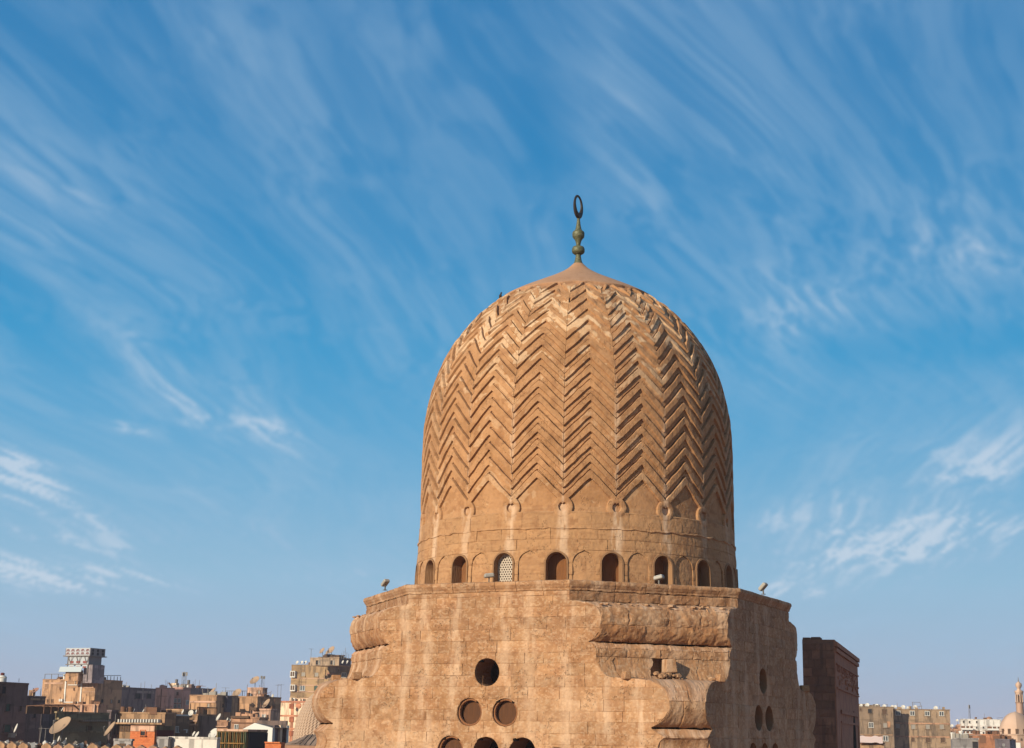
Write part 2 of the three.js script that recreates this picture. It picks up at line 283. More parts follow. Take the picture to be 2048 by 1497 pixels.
mouldAz.forEach((az, side) => {
  const group = new THREE.Group(); group.name = 'corner_moulding'; tomb.add(group);
  const r = rng(40 + side), s = Math.sin(az), c = Math.cos(az), beds = [];
  SEG.forEach((seg, si) => {
    const pr = profiled(seg.p), half = (v) => Math.max(.02, HALF - pr.at(v)[0]);
    const hole = side === 0 && si === 4;
    const map = (u, v, d) => { const [dl, h, nx, ny] = pr.at(v), o = A_ + dl + nx * d; return [s * o + c * u, EYE + h + ny * d, c * o - s * u]; };
    const uv = (u, v) => [(u + 3 + side * 5.5) / TS, (pr.at(v)[1] + pr.at(v)[0] * .4 + 2.5) / TH];
    { // bed
      const pos = [], uvs = [], idx = [], nu = 24, nv = 10;
      for (let j = 0; j <= nv; j++) for (let i = 0; i <= nu; i++) { const v = pr.length * j / nv, u = lerp(-half(v), half(v), i / nu), h = pr.at(v)[1]; const dd = hole && u > -.62 && u < .2 && h > 2.62 ? -.5 : -.04; pos.push(...map(u, v, dd)); uvs.push(...uv(u, v)); if (i < nu && j < nv) { const a = j * (nu + 1) + i; idx.push(a, a + 1, a + nu + 2, a, a + nu + 2, a + nu + 1); } }
      beds.push(geo(pos, uvs, idx));
    }
    if (side === 3) return;
    const wide = Math.max(half(0), half(pr.length)), n = Math.max(si > 1 && wide > .6 ? 2 : 1, Math.round(seg.n * wide / 3.6 + .2)), cuts = [-wide - .1];
    if (hole) cuts.push(-2.3, -.66, .24, 1.5, wide + .1); else { for (let i = 1; i < n; i++) cuts.push(lerp(-wide, wide, i / n) + (r() - .5) * .5 * wide / n); cuts.push(wide + .1); }
    for (let i = 0; i + 1 < cuts.length; i++) {
      if (hole && i === 2) continue;                    // a stone has fallen out here
      const k = .93 + r() * .13, red = (r() - .5) * .05;
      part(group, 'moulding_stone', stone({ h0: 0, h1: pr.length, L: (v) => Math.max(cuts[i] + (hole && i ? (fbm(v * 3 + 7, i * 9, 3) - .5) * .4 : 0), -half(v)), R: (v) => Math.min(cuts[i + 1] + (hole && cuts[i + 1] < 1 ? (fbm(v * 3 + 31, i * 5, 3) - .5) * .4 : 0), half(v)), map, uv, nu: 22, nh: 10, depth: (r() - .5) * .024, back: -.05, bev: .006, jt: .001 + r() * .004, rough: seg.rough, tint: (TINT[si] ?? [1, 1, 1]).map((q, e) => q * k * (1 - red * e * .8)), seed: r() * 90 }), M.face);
    }
  });
  if (side < 3) { // broken crumbs of stone along the top ledge and the hollow
    const b = [], rr = rng(300 + side); for (let i = 0; i < 46; i++) { const up = rr() < .6, w = .03 + rr() * rr() * rr() * .24, g = new THREE.DodecahedronGeometry(w, 0), P = g.attributes.position; for (let k = 0; k < P.count; k++) P.setXYZ(k, P.getX(k) * 1.7, P.getY(k) * .6, P.getZ(k)); g.rotateY(rr() * 6); const dl = up ? .25 + rr() * .7 : 1.15 + rr() * .8, u = (rr() * 2 - 1) * (HALF - dl - .1), o = A_ + dl, h = up ? 5.76 - dl * .22 : 2.46 + (dl < 1.4 ? .06 : 0); const q = g.attributes.uv; for (let k = 0; k < q.count; k++) q.setXY(k, .3 + q.getX(k) * .02, .6 + q.getY(k) * .02); g.translate(s * o + c * u, EYE + h + w * .3, c * o - s * u); b.push(g); }
    part(group, 'crumbs', mergeGeometries(b), M.core).userData.kind = 'stuff';
  }
  part(group, 'moulding_bed', mergeGeometries(beds), M.core);
  // broken upright stubs left at the ends of the hollow
  if (side < 3) for (const e of [-1, 1]) {
    const g = new RoundedBoxGeometry(.36, .34, .44, 3, .05), P = g.attributes.position;
    for (let i = 0; i < P.count; i++) { const k = 1 - (P.getY(i) + .17) * .9; P.setXYZ(i, P.getX(i) * k + n3(P.getX(i) * 9, P.getY(i) * 9, e) * .06, P.getY(i) + (n3(P.getX(i) * 7, P.getZ(i) * 7, 5) - .5) * .1, P.getZ(i)); }
    g.computeVertexNormals(); const o = A_ + 1.83, u = e * (HALF - 1.86); g.rotateY(az); g.translate(s * o + c * u, EYE + 2.55, c * o - s * u);
    const q = g.attributes.uv; for (let i = 0; i < q.count; i++) q.setXY(i, q.getX(i) * .02 + .3, q.getY(i) * .03 + .35);
    part(group, 'stone_stub', g, M.core);
  }
});
{ // stone that slid half out of its hole
  const az = mouldAz[0], s = Math.sin(az), c = Math.cos(az), g = new RoundedBoxGeometry(.52, .6, .62, 3, .06), P = g.attributes.position;
  for (let i = 0; i < P.count; i++) { const y = P.getY(i); P.setXYZ(i, P.getX(i) * (1 - y * .35) + (n3(P.getX(i) * 5, y * 5, 2) - .5) * .07, y + (n3(y * 6, P.getZ(i) * 6, 8) - .5) * .06, P.getZ(i)); }
  const q = g.attributes.uv; for (let i = 0; i < q.count; i++) q.setXY(i, q.getX(i) * .025 + .42, q.getY(i) * .05 + .5);
  g.computeVertexNormals(); g.rotateZ(.05); g.rotateY(az - .1); const o = A_ + 1.12, u = .14; g.translate(s * o + c * u, EYE + 3.02, c * o - s * u);
  part(tomb, 'loose_stone', g, M.core, 'stone block slid half out of its place in the corner moulding');
  const b = []; const rr = rng(9); for (let i = 0; i < 9; i++) { const w = .08 + rr() * .12, gg = new THREE.DodecahedronGeometry(w, 0).scale(1, .7, 1); const oo = A_ + 1.15 + rr() * .4, uu = -.6 + rr() * 1.2; gg.translate(s * oo + c * uu, EYE + 2.54 + rr() * .08 + (1.5 - (oo - A_)) * .3, c * oo - s * uu); b.push(gg); }
  const m = part(tomb, 'rubble', mergeGeometries(b), M.core); m.userData.kind = 'stuff';
}
// ---- cornice on all eight sides, ledge on top
{
  const pr = profiled([[0, 6.2], [.03, 6.22], [.035, 6.3], [.07, 6.34], [.11, 6.4], [.115, 6.44], [.15, 6.47], [.155, 6.58], [.13, 6.63], [.02, 6.66], [-.35, 6.67]]);
  const cor = new THREE.Group(); cor.name = 'cornice'; tomb.add(cor); const r = rng(77);
  for (let k = 0; k < 8; k++) {
    const az = AZ + Math.PI / 8 + k * Math.PI / 4, s = Math.sin(az), c = Math.cos(az), half = (v) => HALF + pr.at(v)[0] * Math.tan(Math.PI / 8);
    const map = (u, v, d) => { const [dl, h, nx, ny] = pr.at(v), o = A_ + dl + nx * d; return [s * o + c * u, EYE + h + ny * d, c * o - s * u]; };
    const n = 7, cuts = [-HALF - .2]; for (let i = 1; i < n; i++) cuts.push(lerp(-HALF, HALF, i / n) + (r() - .5) * .5); cuts.push(HALF + .2);
    const seen = [0, 1, 6, 7].includes(k), step = seen ? 1 : n;
    for (let i = 0; i < n; i += step) { const kk = .94 + r() * .14; part(cor, 'cornice_stone', stone({ h0: 0, h1: pr.length, L: (v) => Math.max(cuts[i], -half(v)), R: (v) => Math.min(cuts[i + step], half(v)), map, uv: (u, v) => [(u + k * 3) / TS, (pr.at(v)[1] + 2.2) / TH], nu: 14, nh: 18, back: -.05, bev: .008, jt: .003, rough: .018, depth: (r() - .5) * .01, tint: [kk, kk, kk], seed: r() * 50 }), M.face); }
  }
  const oct = new THREE.CylinderGeometry(A_ / Math.cos(Math.PI / 8) - .1, A_ / Math.cos(Math.PI / 8) - .1, .4, 8, 1); oct.rotateY(AZ); oct.translate(0, EYE + 6.44, 0);
  part(tomb, 'ledge', oct, M.core);
}
// ---------------------------------------------------------------- drum and dome
const PROF = [[8.13, 6.4], [8.1, 7.5], [8.03, 8.85], [7.985, 10], [7.975, 11.5], [7.97, 12.8], [7.95, 14.4], [7.885, 15.6], [7.76, 16.37], [7.49, 17.54], [7.05, 18.72], [6.47, 19.77], [5.66, 20.85], [4.86, 21.65], [4.05, 22.25], [3.4, 22.62], [2.3, 23.16], [1.25, 23.68], [.6, 24.08], [.24, 24.42]];
const curve = new THREE.CatmullRomCurve3(PROF.map((p) => new THREE.Vector3(p[0], p[1], 0)), false, 'centripetal').getSpacedPoints(700);
const SL = curve.length - 1, STEP = curve[0].distanceTo(curve[1]) , STOT = STEP * SL;
function onCurve(s) { const x = clamp(s / STEP, 0, SL - 1e-4), i = Math.floor(x), t = x - i, a = curve[i], b = curve[i + 1], i0 = Math.max(0, i - 2), i1 = Math.min(SL, i + 3), dx = curve[i1].x - curve[i0].x, dy = curve[i1].y - curve[i0].y, l = Math.hypot(dx, dy); return [lerp(a.x, b.x, t), lerp(a.y, b.y, t), dy / l, -dx / l]; }
const sAt = (h) => { let i = 1; while (i < SL && curve[i].y < h) i++; return (i - 1 + (h - curve[i - 1].y) / (curve[i].y - curve[i - 1].y)) * STEP; };
const dmap = (ph, s, d) => { const [r, h, nr, nh] = onCurve(s), q = r + nr * d; return [q * Math.sin(ph), EYE + h + nh * d, q * Math.cos(ph)]; };
const duv = (ph, s) => [ph / (2 * Math.PI) + .5, s / 23];
const NC = 20, COL = 2 * Math.PI / NC, MED = -7.0 * D2R, WIN = -8.9 * D2R, TOTOP = sAt(22.2), RELIEF = .12;
const domeTex = colorTex(2048, 1024, (u, v) => {
  const a = (u - .5) * 2 * Math.PI, s = v * 23, [, h] = onCurve(s), x = a * 8;
  const big = fbm(x * .35 + 7, s * .45 + 3, 4), mid = fbm(x * 1.9 + 140, s * 2.3 + 11, 4), f0 = fbm(x * 9 + 13, s * 10 + 8, 3);
  let c = mix3([0.329, 0.162, 0.068], [0.266, 0.124, 0.047], sstep(.36, .66, mid * .65 + big * .35));
  c = mix3(c, [0.346, 0.171, 0.072], sstep(.45, .62, fbm(x * .7 + 11, s * .6 + 44, 3)) * .5);
  if (h < 10.3) { c = mix3(c, [0.346, 0.186, 0.086], .35 + .25 * sstep(.4, .6, mid)); const q = fbm(x * 1.2 + 3, s * 9 + 7, 3); c = mix3(c, [0.249, 0.117, 0.048], sstep(.56, .68, q) * .5); }
  const high = sstep(14.5, 20.5, h);                     // newer pale stones and plaster mends, mostly high up
  const bx = Math.floor(x * 1.15 + Math.floor(s * 2.2) * .37 + fbm(x * 2, s * 2, 2) * .7), by = Math.floor(s * 2.2 + Math.abs(((a - MED) / COL % 1 + 1) % 1 - .5) * 5.4 + fbm(x * 2.4 + 8, s * 2.2, 2) * .6);
  const mend = n2(bx * 7.31 % 250, by * 5.17 % 250), cell = fbm(x * 1.1 + 33, s * 1.6 + 5, 3);
  if (h > 10.3 && h < 22.2) { const k = sstep(.83 - high * .155, .85 - high * .155, mend * .75 + cell * .45); c = mix3(c, mix3([0.473, 0.294, 0.157], [0.536, 0.368, 0.225], n2(bx * 3.3 % 250, by * 9.1 % 250)), k * (.28 + .45 * high)); }
  c = mix3(c, [0.208, 0.087, 0.031], sstep(.6, .72, fbm(x * 2.7 + 71, s * 3.1 + 19, 4)) * .45);
  // lime washed down the valleys of the pattern and over the drum
  const col = (a - MED) / COL, off = Math.abs(col - Math.round(col)) * COL * 8 + (fbm(s * 1.1, Math.round(col) * 7 + .3, 2) - .5) * .22, amt = n2(Math.round(col) * 5.3 + 60, 9) * .6 + .4;
  const wd = h < 10.4 ? .2 + .12 * n2(s * 1.3, Math.round(col) * 3) : .09, k = (1 - sstep(wd * .35, wd * 1.35, off)) * sstep(.3, .6, fbm(x * 5, s * 1.4 + 9, 3) + (h < 10.4 ? .08 : 0));
  c = mix3(c, [0.498, 0.329, 0.213], k * amt * (h < 10.4 ? sstep(6.9, 8.6, h) * .85 : .55 * (1 - sstep(13, 19, h))));
  if (h > 22.15) c = mix3(mix3([0.305, 0.156, 0.078], [0.340, 0.180, 0.094], big), [0.263, 0.125, 0.058], sstep(.55, .7, mid) * .35);
  const f = .87 + f0 * .26; return [c[0] * f, c[1] * f, c[2] * f];
});
M.dome = stdmat({ map: domeTex, bumpMap: again(stoneBump, 10, 4.6), bumpScale: .065, vertexColors: true });
M.domeBed = stdmat({ map: domeTex, bumpMap: again(stoneBump, 10, 4.6), bumpScale: .045 });
M.cap = stdmat({ map: domeTex, bumpMap: again(grain, 20, 9), bumpScale: .008 });

const S0 = sAt(6.5), SBAND = sAt(10.05), WTOP = 7.66, WR = .475, BR = .52;         // arch springing height and radii
const archHalf = (h, r) => h <= WTOP ? r : h < WTOP + r * 1.06 ? r * Math.sqrt(Math.max(0, 1 - ((h - WTOP) / (r * 1.06)) ** 2)) : 0;
const SIL = 6.72;
function drumPatch(o) { // o.L, o.R in metres of arc at radius 8.05 as functions of height
  return stone({ ...o, map: (u, h, d) => dmap(u / 8.05, sAt(h), d), uv: (u, h) => duv(u / 8.05, sAt(h)) });
}
const drum = new THREE.Group(); drum.name = 'drum'; tomb.add(drum);
{
  const beds = [], r = rng(21), arc = 8.05, wr = WR + .0, inView = (phi) => Math.cos(phi + 2.5 * D2R) > -.36;
  // bed with openings
  for (let k = 0; k < NC * 2; k++) {
    const c0 = (WIN + k * COL / 2) * arc, c1 = (WIN + (k + 1) * COL / 2) * arc, r0 = k % 2 ? BR : WR, r1 = k % 2 ? WR : BR;
    const hs = []; for (let h = 6.5; h <= 10.06; h += .07) hs.push(h); hs.push(10.06);
    const pos = [], uvs = [], idx = [], nu = 4;
    hs.forEach((h, j) => { const s = sAt(h); for (let i = 0; i <= nu; i++) { const u = lerp(c0 + archHalf(h, r0), c1 - archHalf(h, r1), i / nu); pos.push(...dmap(u / arc, s, -.03)); uvs.push(...duv(u / arc, s)); if (j && i) { const a = (j - 1) * (nu + 1) + i - 1; idx.push(a, a + 1, a + nu + 2, a, a + nu + 2, a + nu + 1); } } });
    beds.push(geo(pos, uvs, idx));
  }
  part(drum, 'drum_bed', mergeGeometries(beds), M.domeBed);
  const lay = (h0, h1, L, R, nh = 3, nu = 4) => { const k = .93 + r() * .13; part(drum, 'drum_stone', drumPatch({ h0, h1, L, R, nu, nh, depth: (r() - .5) * .018, back: -.06, bev: .007, jt: .001 + r() * .003, rough: .018, tint: [k, k, k * .98], seed: r() * 80 }), M.dome); };
  for (let k = 0; k < NC * 2; k++) {
    if (!inView(WIN + (k + .5) * COL / 2)) continue;
    const c0 = (WIN + k * COL / 2) * arc, c1 = (WIN + (k + 1) * COL / 2) * arc, r0 = k % 2 ? BR : WR, r1 = k % 2 ? WR : BR;
    for (const [a, b] of [[6.6, 7.15], [7.15, 7.66], [7.66, 8.26]]) lay(a, b, (h) => c0 + (archHalf(h, r0) || .0), (h) => c1 - (archHalf(h, r1) || .0), b > 7.7 ? 10 : 3, 3);
  }
  for (const [a, b, w] of [[8.26, 8.77, 1.35], [8.77, 9.28, 1.2], [9.28, 10.06, 1.6]]) {
    const n = Math.round(2 * Math.PI * arc / w), w0 = 2 * Math.PI * arc / n, o = r() * w0; const cuts = []; for (let i = 0; i < n; i++) cuts.push(-Math.PI * arc + o + i * w0 + (r() - .5) * .4);
    for (let i = 0; i < n; i++) { const u0 = cuts[i], u1 = i + 1 < n ? cuts[i + 1] : cuts[0] + 2 * Math.PI * arc; if (inView((u0 + u1) / 2 / arc)) lay(a, b, () => u0, () => u1, 3, 5); }
  }
  // blind arches: sunk panels between the windows
  for (let k = 0; k < NC; k++) {
    const c = (WIN + (k + .5) * COL) * arc; if (!inView(c / arc)) continue;
    const t = .95 + r() * .12, g = drumPatch({ h0: 6.6, h1: WTOP + BR * 1.06 + .02, L: (h) => c - archHalf(h, BR) - .02, R: (h) => c + archHalf(h, BR) + .02, nu: 5, nh: 14, depth: -.065, back: -.12, bev: .01, jt: 0, rough: .012, tint: [t, t, t], seed: k * 3 });
    part(drum, 'blind_arch_panel', g, M.dome);
  }
  // thin worn string course
  const pos = [], uvs = [], idx = [], n = 400, cs = [[-.05, -.02], [-.04, .035], [.015, .05], [.05, -.02]];
  for (let i = 0; i <= n; i++) { const ph = -Math.PI + 2 * Math.PI * i / n, wob = (fbm(ph * 20 + 50, 3, 2) - .5) * .09, th = .55 + n2(ph * 30 + 99, 8) * .8; cs.forEach((q, k) => { const s = sAt(9.28) + q[0] * th + wob; pos.push(...dmap(ph, s, q[1] > 0 ? q[1] * th : q[1])); uvs.push(...duv(ph, s)); if (i && k) { const a = (i - 1) * 4 + k - 1; idx.push(a, a + 4, a + 5, a, a + 5, a + 1); } }); }
  part(drum, 'string_course', geo(pos, uvs, idx), M.domeBed);
}
// ---- windows of the drum
const woodTex = colorTex(256, 256, (u, v) => { const k = fbm(u * 30, v * 4, 4, 30, 4); return mix3([.11, .040, .010], [.21, .078, .020], k); });
M.screen = stdmat({ map: woodTex });
M.stucco = plain(.50, .42, .35);
M.reveal = stdmat({ color: rgb(.27, .135, .06), bumpMap: again(grain, 1, 1), bumpScale: .02 });
M.trim = stdmat({ color: rgb(.31, .165, .078), bumpMap: again(grain, 1, 1), bumpScale: .02 });
function archOutline(w, spring, bottom, n = 18) { const p = [[w, bottom]]; for (let i = 0; i <= n; i++) { const t = Math.PI * i / n; p.push([w * Math.cos(t), spring + w * 1.06 * Math.sin(t)]); } p.push([-w, bottom]); return p; }
{
  const frameGeo = () => {                               // projecting arch rim and the deep reveal behind it
    const parts = [], rr = 8.06, o1 = archOutline(WR, WTOP, SIL), o2 = archOutline(WR + .075, WTOP, SIL);
    const at = (x, h, d) => { const ph = x / rr, [r, hh] = onCurve(sAt(h)); return [(r + d) * Math.sin(ph), EYE + hh, (r + d) * Math.cos(ph)]; };
    const strip = (A, B, da, db) => { const pos = [], uv = [], idx = []; A.forEach((p, i) => { pos.push(...at(p[0], p[1], da), ...at(B[i][0], B[i][1], db)); uv.push(i * .1, 0, i * .1, .4); if (i) { const k = i * 2; idx.push(k - 2, k - 1, k + 1, k - 2, k + 1, k); } }); parts.push(geo(pos, uv, idx)); };
    strip(o2, o1, .045, .05); strip(o2, o2, -.05, .045); strip(o1, o1, .05, -.62);
    return mergeGeometries(parts);
  };
  const sheet = (w) => { const s = new THREE.Shape(archOutline(w, WTOP, SIL - .05).map((p) => new THREE.Vector2(p[0], p[1]))); return s; };
  const fg = frameGeo(), sg = new THREE.ExtrudeGeometry(sheet(WR + .03), { depth: .03, bevelEnabled: false }); sg.translate(0, EYE, onCurve(sAt(7.4))[0] - .60);
  const ps = sheet(WR + .03); for (let j = 0; j < 12; j++) for (let i = -3; i <= 3; i++) { const x = i * .125 + (j % 2 ? .0625 : 0), y = SIL + .07 + j * .108; if (Math.abs(x) > archHalf(y + .05, WR) - .06) continue; const p = new THREE.Path(); p.absarc(x, y, .036, 0, 7, true); ps.holes.push(p); }
  const pg = new THREE.ExtrudeGeometry(ps, { depth: .05, bevelEnabled: false, curveSegments: 8 }); pg.translate(0, EYE, onCurve(sAt(7.4))[0] - .42);
  for (let k = 0; k < NC; k++) {
    const w = new THREE.Group(); w.name = 'window'; w.rotation.y = WIN + k * COL; tomb.add(w);
    part(w, 'window_frame', fg, M.trim); part(w, 'window_screen', sg, M.screen);
    if (k === 19) part(w, 'pierced_screen', pg, M.stucco, 'white pierced plaster screen');
  }
}
// ---- round openings of the walls
[0, 1].forEach((f) => OCULI[f].forEach(([u, h, r], i) => {
  const o = new THREE.Group(); o.name = 'round_window'; const p = faceMap(wallAz[f])(u, h, 0); o.position.set(...p); o.rotation.y = wallAz[f]; tomb.add(o);
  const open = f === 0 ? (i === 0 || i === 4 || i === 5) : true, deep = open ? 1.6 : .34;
  const rev = new THREE.CylinderGeometry(r, r, deep, 40, 1, true).rotateX(Math.PI / 2).translate(0, 0, -deep / 2 - .01);
  part(o, 'reveal', rev, M.reveal);
  part(o, open ? 'dark_opening' : 'wooden_disc', new THREE.CircleGeometry(r, 40).translate(0, 0, -deep + .02), open ? M.darkbrown : (M.disc ??= stdmat({ map: woodTex, color: rgb(.60, .58, .58) })));  // back disc of open ones coloured dark to stand for the unlit interior
  if (!open) { const ring = new THREE.LatheGeometry([[r - .10, -.1], [r - .10, .02], [r - .07, .05], [r - .004, .04], [r - .004, -.1]].map((q) => new THREE.Vector2(...q)), 40).rotateX(Math.PI / 2).translate(0, 0, -.14); part(o, 'rim', ring, M.rim ??= stdmat({ color: rgb(.30, .12, .045), bumpMap: again(grain, 2, 1), bumpScale: .02 })); }
  if (f === 0) { const nt = rng(i + 3), chips = []; for (const a of [2.2, .85]) if (nt() < .75) { const b = box(.16, .12, .3); b.rotateZ(nt() * .3); b.translate(Math.cos(a) * (r + .02), Math.sin(a) * (r + .02), -.16); chips.push(b); } if (chips.length) part(o, 'socket', mergeGeometries(chips), M.dark); }
}));
// ---- dome shell, zigzag bands and arch panels
const dome = new THREE.Group(); dome.name = 'dome'; tomb.add(dome);
{
  const shell = [], uvs = [], idx = [], nu = 400, nv = 210, rowA = sAt(12.02) - sAt(10.77);
  for (let j = 0; j <= nv; j++) for (let i = 0; i <= nu; i++) { const s = lerp(SBAND - .02, TOTOP + .3, j / nv), ph = -Math.PI + 2 * Math.PI * i / nu; const t = ((ph - MED) / COL % 1 + 1) % 1 * 2 - 1, low = s > sAt(10.77) + rowA * (1 - Math.abs(t)) - .2 && s < TOTOP - .3 ? -.13 : 0; shell.push(...dmap(ph, s, -RELIEF + low + (fbm(ph * 14 + 50, s * 1.8, 3) - .5) * .035)); uvs.push(...duv(ph, s)); if (i < nu && j < nv) { const a = j * (nu + 1) + i; idx.push(a, a + 1, a + nu + 2, a, a + nu + 2, a + nu + 1); } }
  part(dome, 'dome_shell', geo(shell, uvs, idx), M.domeBed);
  { const pos = [], uv = [], ix = []; for (let i = 0; i <= 240; i++) { const ph = -Math.PI + 2 * Math.PI * i / 240; for (const [ds, d] of [[.03, -RELIEF - .03], [0, 0], [-.05, -.002]]) { pos.push(...dmap(ph, SBAND + ds, d)); uv.push(...duv(ph, SBAND + ds)); } if (i) { const a = (i - 1) * 3; ix.push(a, a + 1, a + 4, a, a + 4, a + 3, a + 1, a + 2, a + 5, a + 1, a + 5, a + 4); } } part(dome, 'panel_sill', geo(pos, uv, ix), M.domeBed); }
  const r = rng(8), A = sAt(12.02) - sAt(10.77), back = [];
  const WB = .355;                                       // height of a band
  for (let k = 0; k < 16; k++) for (let cI = 0; cI < NC; cI++) {
    const hv = 10.77 + .73 * k, sv = sAt(hv), pitch = sAt(Math.min(hv + .73, 24)) - sv, pc = MED + (cI + .5) * COL, pos = [], uvs = [], idx = [], col = [], nT = 22, t0 = .93 + r() * .12, seed = r() * 90, worn = sstep(9, 15, k);
    const cs = [[-WB - .03, -RELIEF - .05], [-WB - .006, -RELIEF * .45], [-WB + .012, -.006], [-WB * .5, .0], [-.016, -.003], [.0, -RELIEF * .3], [.008, -RELIEF - .085], [.05, -RELIEF - .085], [.09, -RELIEF - .004], [.5 * (pitch - WB), -RELIEF + .004], [pitch - WB + .03, -RELIEF]];
    for (let i = 0; i <= nT; i++) {
      const t = -1 + 2 * i / nT, tt = t * .993, ph = pc + tt * COL / 2, tri = A * (1 - Math.sqrt(tt * tt + .0006));
      const wobU = (n2(t * 5 + seed, k * 3) - .5) * .055, wobL = (n2(t * 5 + seed + 50, k * 3 + 9) - .5) * .055, rise = (n2(t * 3 + seed, 7) - .5) * .03 - worn * Math.pow(n2(t * 4 + seed * 2, 5), 2) * .13;
      cs.forEach((q, j) => {
        let s = sv + tri + q[0] + (j < 3 ? wobL : wobU), d = j < 6 && j ? q[1] + rise : j > 6 ? q[1] + (fbm(ph * 14 + 50, s * 1.8, 3) - .5) * .03 : q[1];
        if (s > TOTOP - .02) { s = TOTOP - .02; if (j > 2) d = Math.min(d, j > 6 ? -RELIEF : -.02); }
        pos.push(...dmap(ph, s, d)); uvs.push(...duv(ph, s)); col.push(t0, t0, t0);
        if (i < nT && j < cs.length - 1) { const a = i * cs.length + j; idx.push(a, a + cs.length, a + cs.length + 1, a, a + cs.length + 1, a + 1); }
      });
    }
    if (sv - WB > TOTOP - .1) continue;
    const n = cs.length; for (let j = 1; j < 6; j++) { idx.push(0, j, j + 1); const e = nT * n; idx.push(e, e + j + 1, e + j); }
    const g = toCreasedNormals(geo(pos, uvs, idx, col), .5), seen = Math.cos(pc + 2.5 * D2R) > -.45;
    if (seen) part(dome, k ? 'zigzag_band' : 'arch_border', g, M.dome); else back.push(g);
  }
  const b = part(dome, 'far_zigzag_bands', mergeGeometries(back), M.dome); b.userData.kind = 'stuff';
  // collars round the medallions at the foot of every valley
  for (let cI = 0; cI < NC; cI++) {
    const pm = MED + cI * COL, sm = sAt(10.27), pos = [], uvs = [], idx = [], col = [], n = 36, cs = [[.185, -RELIEF - .05], [.205, -.02], [.225, .004], [.33, .008], [.445, .004], [.465, -.03], [.49, -RELIEF - .05]];
    for (let i = 0; i <= n; i++) { const a = i / n * 2 * Math.PI; cs.forEach((q, j) => { const rr = q[0] + (n2(a * 3 + cI * 9, 4) - .5) * .02 * (j > 3 ? 1 : .5), ph = pm + Math.cos(a) * rr / 7.97, s = sm + Math.sin(a) * rr * 1.04; pos.push(...dmap(ph, s, q[1])); uvs.push(...duv(ph, s)); col.push(1, 1, 1); if (i && j) { const k = (i - 1) * cs.length + j - 1; idx.push(k, k + 1, k + cs.length + 1, k, k + cs.length + 1, k + cs.length); } }); }
    part(dome, 'medallion_collar', geo(pos, uvs, idx, col), M.dome);
  }
  // smooth plaster cap with a ragged lower edge
  const cp = [], cu = [], ci = [], cn = 120, cv = 40;
  for (let j = 0; j <= cv; j++) for (let i = 0; i <= cn; i++) { const ph = -Math.PI + 2 * Math.PI * i / cn, rag = (fbm(ph * 9 + 40, 2, 3) - .5) * .28, s = j === 0 ? TOTOP + .02 + rag : lerp(TOTOP + .02 + rag, STOT - .01, (j - 1) / (cv - 1)), d = j === 0 ? -.2 : .012; cp.push(...dmap(ph, s, d)); cu.push(...duv(ph, s)); if (i < cn && j < cv) { const a = j * (cn + 1) + i; ci.push(a, a + 1, a + cn + 2, a, a + cn + 2, a + cn + 1); } }
  part(dome, 'dome_cap', geo(cp, cu, ci), M.cap, 'smooth plastered cap of the dome');
}
// ---- finial: two swelling knobs on a stem and a closed crescent
{
  const patina = colorTex(256, 256, (u, v) => mix3(mix3([.055, .055, .022], [.10, .095, .04], fbm(u * 10, v * 10, 4, 10, 10)), [.20, .18, .10], sstep(.6, .75, fbm(u * 14 + 4, v * 22, 3, 14, 22)) * .5));
  const bronze = new THREE.MeshStandardMaterial({ map: patina, roughness: .6, metalness: .25, bumpMap: again(grain, .5, .5), bumpScale: .02 });
  const f = new THREE.Group(); f.name = 'finial'; f.position.y = EYE; tomb.add(f);
  part(f, 'stem', lathe([[.3, 24.36], [.235, 24.46], [.18, 24.62], [.145, 24.82], [.13, 24.95]], 24), bronze);
  part(f, 'knob', lathe([[.13, 24.93], [.2, 24.94], [.32, 25.03], [.345, 25.12], [.34, 25.24], [.29, 25.35], [.18, 25.40], [.12, 25.41], [.10, 25.46]], 32), bronze);
  part(f, 'knob', lathe([[.1, 25.44], [.115, 25.47], [.14, 25.62], [.2, 25.77], [.3, 25.88], [.325, 25.98], [.325, 26.13], [.3, 26.2], [.23, 26.25], [.2, 26.29]], 32), bronze);
  part(f, 'neck', lathe([[.2, 26.28], [.16, 26.36], [.115, 26.6], [.085, 26.85], [.075, 26.95]], 24), bronze);
  // crescent: a ring, thick below and thin above, seen nearly edge on
  const pos = [], idx = [], n = 72, m = 12, cy = 27.62, RY = .66, RX = .52;
  for (let i = 0; i <= n; i++) { const a = -Math.PI / 2 + i / n * 2 * Math.PI, th = .072 + .10 * Math.pow((1 - Math.sin(a)) / 2, 1.3), cx = Math.cos(a) * (RX - th), yy = cy + Math.sin(a) * (RY - th) + (.05 - th) * .2; for (let j = 0; j <= m; j++) { const b = j / m * 2 * Math.PI; pos.push(cx + Math.cos(a) * Math.cos(b) * th, yy + Math.sin(a) * Math.cos(b) * th, Math.sin(b) * th * .62); if (i < n && j < m) { const k = i * (m + 1) + j; idx.push(k, k + 1, k + m + 2, k, k + m + 2, k + m + 1); } } }
  const cg = geo(pos, null, idx); cg.setAttribute('uv', new THREE.Float32BufferAttribute(new Float32Array(pos.length / 3 * 2).map((x, i) => i * .013 % 1), 2));
  const cr = part(f, 'crescent', cg, new THREE.MeshStandardMaterial({ color: rgb(.045, .03, .018), roughness: .55, metalness: .3 }), 'dark closed crescent turned almost edge on'); cr.rotation.y = 60 * D2R; cr.rotation.z = 0; cr.position.x = -.02;
}
